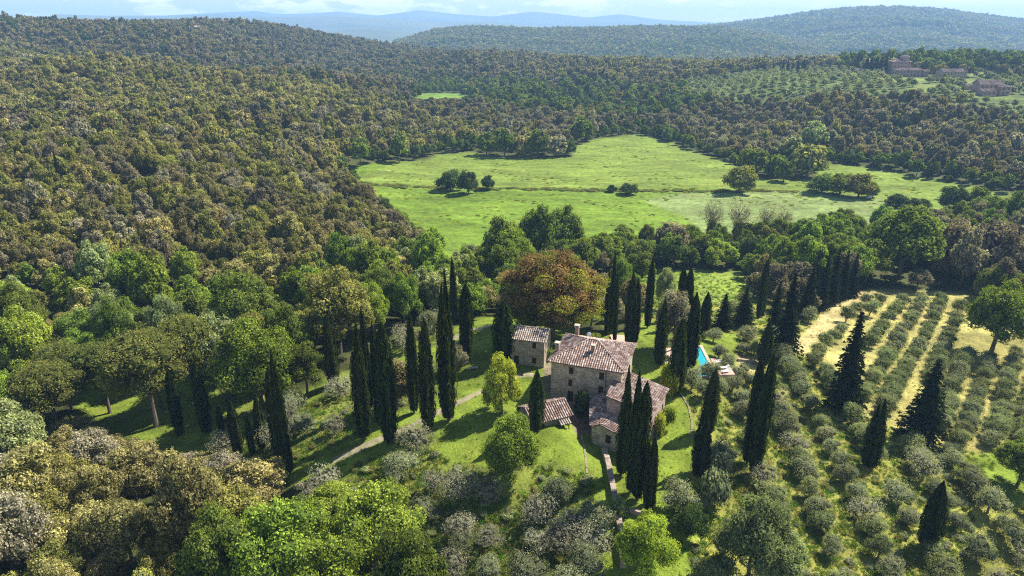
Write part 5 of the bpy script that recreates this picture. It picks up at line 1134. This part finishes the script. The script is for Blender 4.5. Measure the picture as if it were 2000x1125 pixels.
while yy < 900:   # terraces below the hamlet
    xs = np.arange(60, 900, 8.2); q = np.stack([xs + frng.uniform(-.9, .9, len(xs)) + .35 * yy % 7.6, np.full(len(xs), yy) + frng.uniform(-.9, .9, len(xs))], 1)
    x, y = q.T; z = H(x, y); a, b = to_px(x, y, z); kk = cls(a, b); s = (kk == 6) & (frng.random(len(x)) < .9) | ((kk == 7) & (frng.random(len(x)) < .05))
    for x_, y_ in q[s]: OX.append(x_); OY.append(y_); OS.append(frng.uniform(1.15, 1.6)); OT.append('fresh' if frng.random() < .5 else 'grey'); OL.append(('far', 0, 0))
    yy += 9.4
OX, OY, OS = map(np.array, (OX, OY, OS)); OT = np.array(OT, dtype=object); OZ = H(OX, OY); OPX, OPY = to_px(OX, OY, OZ); OD = slant(OX, OY, OZ)
if True:   # not on top of buildings
    hb = [(x_, y_ - 9, 19) for x_, y_, _ in [ground_at(*p) for p in ((1758,146),(1778,150),(1795,150),(1850,155),(1870,155),(1932,184),(1962,186),(1679,134))]]
    s = np.ones(len(OX), bool); s2 = np.ones(nF, bool)
    for a, b, r in hb: s &= (OX - a) ** 2 + (OY - b) ** 2 > r * r; s2 &= (FX - a) ** 2 + (FY - b) ** 2 > r * r
    OX, OY, OS, OT, OZ, OPX, OPY, OD = [v[s] for v in (OX, OY, OS, OT, OZ, OPX, OPY, OD)]; OL = [l for l, q in zip(OL, s) if q]
    FX, FY, FZ, FPXs, FPYs, tone, sz, zs, isb, var, rz_, D, edge = [v[s2] for v in (FX, FY, FZ, FPXs, FPYs, tone, sz, zs, isb, var, rz_, D, edge)]; nF = len(FX)
# ---- who shows largest: paint crowns near to far over a coarse picture
BW, BH = 1000, 563; cover = np.zeros((BH, BW), bool)
items = []
for i in range(nF):
    R_ = (5.9 if isb[i] else 4.8) * sz[i]; Hh = (11.8 if isb[i] else 10.2) * zs[i]
    cx, cyy = to_px(FX[i], FY[i], FZ[i] + Hh * .58); items.append((FY[i], 0, i, float(cx) / 2, float(cyy) / 2, R_ * FPX / D[i] / 2, Hh * .45 * FPX / D[i] / 2))
for i in range(len(OX)):
    cx, cyy = to_px(OX[i], OY[i], OZ[i] + 2.5 * OS[i]); items.append((OY[i], 1, i, float(cx) / 2, float(cyy) / 2, 2.2 * OS[i] * FPX / OD[i] / 2, 1.6 * OS[i] * FPX / OD[i] / 2))
for p in PLACED: items.append((p[4], 2, 0, p[0] / 2, p[1] / 2, p[2] / 2, p[3] / 2))
items.sort(key=lambda t: t[0]); visF = np.zeros(nF); visO = np.zeros(len(OX))
for _, kd, i, cx, cyy, rx, ry in items:
    x0, x1, y0, y1 = int(cx - rx), int(cx + rx) + 1, int(cyy - ry), int(cyy + ry) + 1
    x0c, x1c, y0c, y1c = max(x0, 0), min(x1, BW), max(y0, 0), min(y1, BH)
    if x0c >= x1c or y0c >= y1c: continue
    gy_, gx_ = np.ogrid[y0c:y1c, x0c:x1c]; e_ = ((gx_ + .5 - cx) / max(rx, .6)) ** 2 + ((gy_ + .5 - cyy) / max(ry, .6)) ** 2 < .92
    sub_ = cover[y0c:y1c, x0c:x1c]; v = (e_ & ~sub_).sum()
    if kd == 0: visF[i] = v
    elif kd == 1: visO[i] = v
    sub_ |= e_
def top(vis, sel, n_=300):
    ids = np.where(sel & (vis > 2))[0]; return ids[np.argsort(-vis[ids])][:n_]
nb_hand = sum(1 for b in BT if b[5] == 'broad'); no_hand = sum(1 for b in BT if b[5] == 'oak')
pickO = top(visF, ~isb, 300 - no_hand); pickB = top(visF, isb, 300 - nb_hand); pickV = top(visO, np.ones(len(OX), bool), 300)
def lodof(d): return 'near' if d < 150 else 'mid' if d < 290 else 'far' if d < 720 else 'vfar'
INFO = []   # (object, px, py, kind phrase, tone) for labels
for i in list(pickO) + list(pickB):
    mk_ = 'broad' if isb[i] else 'oak'; lo = lodof(D[i]); lo = 'far' if (mk_ == 'broad' and lo == 'vfar') else lo; ms = PROTO[(mk_, tone[i], lo)]; k = var[i] % len(ms)
    e = standing('broadleaf_tree' if isb[i] else 'oak_tree', FX[i], FY[i], FZ[i], ms[k], TRUNK[mk_][k], sz[i], zs[i], rz_[i], 'x', 'tree', None)
    cx, cyy = to_px(FX[i], FY[i], FZ[i] + 7 * zs[i]); INFO.append((e, float(cx), float(cyy), 'leafy tree' if isb[i] else 'oak', tone[i], sz[i], zs[i] / sz[i]))
for i in pickV:
    ms = PROTO[('olive', OT[i], lodof(OD[i]) if OD[i] < 290 else 'far')]; k = int(frng.integers(0, 4))
    e = standing('olive_tree', OX[i], OY[i], OZ[i], ms[k], TRUNK['olive'][k], OS[i], OS[i] * frng.uniform(.85, 1.2), frng.uniform(0, 6.28), 'x', 'olive tree', None)
    cx, cyy = to_px(OX[i], OY[i], OZ[i] + 2.5); INFO.append((e, float(cx), float(cyy), 'olive', OT[i], OS[i], OL[i]))
rest = np.ones(nF, bool); rest[pickO] = False; rest[pickB] = False
ro = np.ones(len(OX), bool); ro[pickV] = False
protos, key = [], {}
def pidx(kk, k):
    if (kk, k) not in key: key[(kk, k)] = len(protos); protos.append(PROTO[kk][k])
    return key[(kk, k)]
ii = np.where(rest)[0]; pk = []
for i in ii:
    mk_ = 'broad' if isb[i] else 'oak'; lo = lodof(D[i]); lo = 'far' if (mk_ == 'broad' and lo == 'vfar') else lo; ms = PROTO[(mk_, tone[i], lo)]; pk.append(pidx((mk_, tone[i], lo), var[i] % len(ms)))
zr = np.zeros(len(ii))
gn_scatter("forest", np.stack([FX[ii], FY[ii], FZ[ii] - .4], 1), np.stack([zr, zr, rz_[ii]], 1), np.stack([sz[ii], sz[ii], zs[ii]], 1), pk, protos, "mixed brown and green forest covering the hills and valley sides", "forest")
protos, key = [], {}
ii = np.where(ro)[0]; pk = [pidx(('olive', OT[i], lodof(OD[i]) if OD[i] < 290 else 'far'), int(frng.integers(0, 4))) for i in ii]; zr = np.zeros(len(ii))
gn_scatter("olive_grove", np.stack([OX[ii], OY[ii], OZ[ii] - .05], 1), np.stack([zr, zr, frng.uniform(0, 6.28, len(ii))], 1), np.stack([OS[ii]] * 3, 1), pk, protos, "grey-green olives in rows on the terraces below the hilltop houses", "olive grove")
# far hills: small plain crowns
FARM = [cloud_mesh("far_crown", lobes_round(3.6, 3.2, 7, 2.0, .9), 110, 1.0, [LM[t]])[0] for t in ('brown', 'green', 'olive', 'dark')]
def far_wood(name, P_, x0, x1, n_, smin, smax, v0, label):
    u = frng.uniform(x0, x1, n_); v = frng.uniform(v0, 1.12, n_); x, y, z = P_(u, v); s = frng.uniform(smin, smax, n_); t = nz(x, y, 180, 3) * .35 + frng.random(n_)
    keep = ~((nz(x, y, 260, 8) > .86)); pk = np.digitize(t, [.3, .62, .9]); q = keep
    z0_ = np.zeros(q.sum()); gn_scatter(name, np.stack([x, y, z - .5], 1)[q], np.stack([z0_, z0_, frng.uniform(0, 6.28, q.sum())], 1), np.stack([s, s, s * frng.uniform(.8, 1.2, n_)], 1)[q], pk[q], FARM, label, "forest")
far_wood("hill_forest", big_hill, 950, 2250, 30000, 1.3, 2.5, .15, "bluish forest covering the big rounded hill on the horizon")
far_wood("low_hill_forest", low_hill, 770, 1640, 17000, 1.0, 1.8, .12, "hazy forest covering the low hill beyond the valley")
# hedge line of rough weeds across the meadow, reeds, rough grass
def strip_pts(line, n_, w_):
    P_ = []; g = [ground_at(*p)[:2] for p in line]; Ls2 = [math.hypot(b[0] - a[0], b[1] - a[1]) for a, b in zip(g, g[1:])]; tot = sum(Ls2)
    for (a, b), l in zip(zip(g, g[1:]), Ls2):
        for _ in range(int(n_ * l / tot)): t = frng.random(); P_.append((a[0] + (b[0] - a[0]) * t + frng.normal() * w_ * .3, a[1] + (b[1] - a[1]) * t + frng.normal() * w_))
    return np.array(P_)
hp = strip_pts([(705,358),(860,366),(1000,368),(1190,374),(1380,374),(1560,374)], 420, 1.3); hz = H(hp[:, 0], hp[:, 1]); zz = np.zeros(len(hp)); s = frng.uniform(.7, 1.5, len(hp))
gn_scatter("hedgerow_weeds", np.column_stack([hp, hz - .15]), np.stack([zz, zz, frng.uniform(0, 6.28, len(hp))], 1), np.stack([s * 1.2, s * 1.2, s * .42], 1), frng.integers(0, 4, len(hp)), BUSH['olive'] + BUSH['green'], "dark weedy ditch line crossing the big meadow", "hedge")
def tuft(name, mt, n_=26, h=.42):
    c = frng.normal(size=(n_, 3)) * .16; c[:, 2] = h * .35; up_ = np.column_stack([frng.normal(size=(n_, 2)) * .5, np.ones(n_)]); nr = np.column_stack([frng.normal(size=(n_, 2)), np.zeros(n_) + .2]); l = frng.uniform(.5, 1.2, n_) * h * .5
    V, Fq = diamonds(c, nr, l, l * .16, up_); return mk(name, V, Fq, mt, attr={'tip': np.repeat(frng.random(n_), 4)})
GRM = [leafmat("rough grass", (.075, .11, .018), (.20, .27, .045), .4), leafmat("dry grass", (.20, .17, .06), (.42, .36, .16), .3), leafmat("lawn grass", (.08, .14, .012), (.16, .27, .022), .4), leafmat("fresh weeds", (.05, .12, .012), (.13, .27, .02), .4)]
TUF = [tuft("grass_tuft", g) for g in GRM]
n_ = 60000; a_ = frng.uniform(R(-40), R(40), n_); r_ = np.exp(frng.uniform(math.log(48), math.log(210), n_)); tx, ty = np.sin(a_) * r_, np.cos(a_) * r_; tz = H(tx, ty); qx, qy = to_px(tx, ty, tz)
kk = cls(qx, qy); okk = np.isin(kk, [2, 4, 8]) | (np.isin(kk, [5, 9]) & (frng.random(n_) < .35)) | ((kk == 3) & (frng.random(n_) < .10)) | ((kk == 0) & (tx < 0) & (frng.random(n_) < .15)); okk &= (qx > -150) & (qx < 2150) & free(tx, ty, -.3)
pi_ = np.where(np.isin(kk, [5, 9]), np.where(frng.random(n_) < .7, 1, 0), np.where(kk == 3, 2, np.where(frng.random(n_) < .6, 0, np.where(frng.random(n_) < .5, 3, 1))))
s = frng.uniform(.6, 1.5, n_) * np.where(kk == 3, .55, np.where(np.isin(kk, [5, 9]), .5, 1)); q = okk; z0_ = np.zeros(q.sum())
gn_scatter("rough_grass", np.stack([tx, ty, tz - .03], 1)[q], np.stack([z0_, z0_, frng.uniform(0, 6.28, q.sum())], 1), np.stack([s] * 3, 1)[q], pi_[q], TUF, "uncut grass and weeds growing between the olives and along the lawns", "grass")
n_ = 5200; a_ = frng.uniform(R(-22), R(40), n_); r_ = frng.uniform(200, 520, n_); tx, ty = np.sin(a_) * r_, np.cos(a_) * r_; tz = H(tx, ty); qx, qy = to_px(tx, ty, tz)
q = (cls(qx, qy) == 1) & (nz(tx, ty, 16, 1.0) > .05); z0_ = np.zeros(q.sum()); s = frng.uniform(.35, 1.0, n_)
gn_scatter("meadow_weeds", np.stack([tx, ty, tz - .1], 1)[q], np.stack([z0_, z0_, frng.uniform(0, 6.28, q.sum())], 1), np.stack([s * 1.3, s, s * .3], 1)[q], frng.integers(0, 4, n_)[q], BUSH['lime'] + BUSH['bright'], "tufts of taller grass and weeds dotting the big meadow", "weeds")
# undergrowth: scrub among the olives and on the pruned slope
n_ = 2600; a_ = frng.uniform(R(-40), R(40), n_); r_ = np.exp(frng.uniform(math.log(50), math.log(200), n_)); tx, ty = np.sin(a_) * r_, np.cos(a_) * r_; tz = H(tx, ty); qx, qy = to_px(tx, ty, tz); kk = cls(qx, qy)
q = ((kk == 4) | (kk == 2) & (frng.random(n_) < .3)) & (qx > -150) & (qx < 2150) & free(tx, ty, 0); z0_ = np.zeros(q.sum()); s = frng.uniform(.3, .8, n_)
gn_scatter("undergrowth", np.stack([tx, ty, tz - .05], 1)[q], np.stack([z0_, z0_, frng.uniform(0, 6.28, q.sum())], 1), np.stack([s, s, s * .7], 1)[q], frng.integers(0, 6, n_)[q], BUSH['sage'] + BUSH['greyolive'] + BUSH['olive'], "low scrub and cut twigs lying between the olives", "undergrowth")
# ------------------------------------------------------------------ labels of the many trees: what each is nearest to
LMK = [("the large round green orchard tree",1935,620),("the black fir left of the orchard",1646,700),("the black fir in the lower orchard",1797,780),("the isolated club-shaped cypress",1700,845),
("the thick cypress at the terraces' lower end",1812,1005),("the twin cypresses of the east slope",1468,810),("the nearer slope cypress",1366,860),("the farther slope cypress",1382,785),("the dark cypress above the twins",1490,670),
("the pool",1372,690),("the tallest ragged fir",1525,610),("the block of dark firs",1620,540),("the round russet tree",1078,565),("the farmhouse roof",1160,690),("the outbuilding",1040,670),("the small shed",1070,800),
("the vivid tree before the shed",1000,875),("the yellow-green domed tree",980,755),("the great cypress trio",1238,840),("the stone wall's upper end",1182,890),("the stone wall's lower end",1214,1080),("the light yellow-green tree",1258,1065),
("the pale sage tree",1470,1050),("the tallest cypress",860,680),("the drive's cypress trio",820,720),("the left drive cypress",706,740),("the right drive cypress",750,750),("the stout lone cypress",640,680),("the slim far-garden cypress",890,570),
("the lower cypress row",540,810),("the leaning cypress by the pines",345,790),("the largest umbrella pine",285,710),("the rounded pine",118,770),("the tall loose pine",382,680),("the lone thin woods cypress",420,650),("the solitary hillside cypress",120,330),
("the biggest vivid green tree",560,1090),("the lower vivid tree by the olives",750,1030),("the curved lawn edge",1130,900),("the drive's lower end",620,920),("the meadow's lower left corner",890,470),("the meadow's left tip",690,330),
("the small far field",860,186),("the wooded tongue",1030,280),("the meadow clump",905,350),("the meadow's single tree",1445,348),("the leafy clump between meadows",1650,360),("the silvery tree above the forest corner",1586,270),("the pale forest-corner tree",1545,300),
("the dark tree at the far meadow's edge",1860,388),("the massive green tree",1755,480),("the greyish lilac tree",1850,480),("the dull brown spreading tree",1945,500),("the bare belt trees",1460,430),("the tall trees edging the meadow",1075,450),
("the little meadow",1390,550),("the hilltop villa",1758,130),("the broad east hilltop house",1862,146),("the rambling hill farm",1935,172),("the white skyline house",383,48),("the far meadow's right end",1960,385),("the forest hut",68,116),("the skyline's left end",20,35),("the shaded orchard clearing",1940,940),
("the picture's lower left corner",0,1125),("the picture's lower right corner",2000,1125),("the bottom centre of the picture",1000,1125),("the picture's left edge at mid height",0,560),("the picture's lower left edge",0,900),("the bottom edge left of centre",330,1125),("the lower wood's middle",240,980),
("the hillside forest's centre",450,400),("the upper hillside forest",300,230),("the hillside forest's left flank",150,470),("the hillside foot above the cypresses",620,470),("the hillside bulge toward the meadow",700,400),("the right edge below the orchard",2000,960),
("the centre of the east olives",1580,900),("the lower east olives",1620,1060),("the middle of the pale olives",950,1000),("the right-hand forest's middle",1800,300),("the forest above the meadow",1350,250),("the forest's left spur",780,240),("the meadow's top edge",1240,258),("the meadow's upper right slope",1420,305),("the left end of the hill olive rows",1310,172),("the far field's dark green backdrop",960,168),("the green dip of the valley forest",1090,200),("the skyline above the hill olives",1480,125)]
TN = {'olive': 'olive-green', 'brown': 'brown', 'tan': 'golden-tan', 'grey': 'grey-green', 'green': 'mid-green', 'bright': 'bright green', 'mauve': 'purplish brown', 'dark': 'dark green', 'sage': 'blue-green', 'lime': 'yellow-green', 'orange': 'russet', 'pale': 'pale lilac-grey', 'fresh': 'dark sage'}
ORD = ['', 'second ', 'third ', 'fourth ', 'fifth ', 'sixth ', 'seventh ', 'eighth ', 'ninth ', 'tenth ', 'eleventh ', 'twelfth ', 'thirteenth ', 'fourteenth ', 'fifteenth ', 'sixteenth ', 'seventeenth ', 'eighteenth ', 'nineteenth ', 'twentieth ']
def side(dx, dy):
    if abs(dx) > 1.6 * abs(dy): return 'right of' if dx > 0 else 'left of'
    if abs(dy) > 1.6 * abs(dx): return 'above' if dy < 0 else 'below'
    return ('up' if dy < 0 else 'down') + ('-right of' if dx > 0 else '-left of')
buckets = {}
for it in INFO:
    e, px, py, kd, tn, s, ex = it
    if kd == 'olive' and isinstance(ex, tuple) and ex[0] == 'row':
        rown = ['first', 'second', 'third', 'fourth', 'fifth', 'sixth', 'seventh', 'eighth', 'ninth', 'tenth', 'eleventh', 'twelfth'][ex[1]]
        e['group'] = 'olives in the orchard rows'; pos = (['nearest'] + [o.strip() + ' nearest' for o in ORD[1:]])[min(ex[2], 19)]
        e['label'] = f"{TN[tn]} olive, {pos} in the {rown} orchard row counted from the dark firs"; continue
    fi = min(range(len(LMK)), key=lambda q: math.hypot(px - LMK[q][1], (py - LMK[q][2]) * 1.2)); nm, lx, ly = LMK[fi]
    g = {'olive': 'olive trees among the rough grass', 'oak': 'trees of the oak forest', 'leafy tree': 'fresh green trees of the woods'}[kd]
    buckets.setdefault((kd, TN[tn], side(px - lx, py - ly), nm), []).append((math.hypot(px - lx, py - ly), e, s, g))
for (kd, tn, sd_, nm), v in buckets.items():
    v.sort(key=lambda t: t[0])
    for k, (_, e, s, g) in enumerate(v):
        e['group'] = g; c = (ORD[min(k, 19)] + 'closest ') if k or len(v) > 1 else ''
        if k >= len(ORD): c = 'more distant '
        szw = 'broad ' if s > 1.02 else 'slight ' if s < .78 else ''
        e['label'] = (f"{szw}{tn} {kd}, {c}{sd_} {nm}" if c else f"{szw}{tn} {kd} just {sd_} {nm}") 
for it in INFO:
    if len(it[0]['label'].split()) > 16: it[0]['label'] = it[0]['label'].replace('broad ', '').replace('slight ', '')
# ------------------------------------------------------------------ air
hm, HN, HL, HO = newmat("haze"); pv = HN.new("ShaderNodeVolumePrincipled"); pv.inputs['Color'].default_value = (.36, .61, 1.0, 1); pv.inputs['Density'].default_value = HAZE_D; pv.inputs['Anisotropy'].default_value = .1
HL.new(pv.outputs[0], HO.inputs['Volume'])
b = MB(); b.box((-16500, -260, -62), (16500, 10450, 275)); hz_o = _build(b, 'haze', hm); tag(hz_o, "thin bluish summer air over the hills", "haze", kind='stuff')
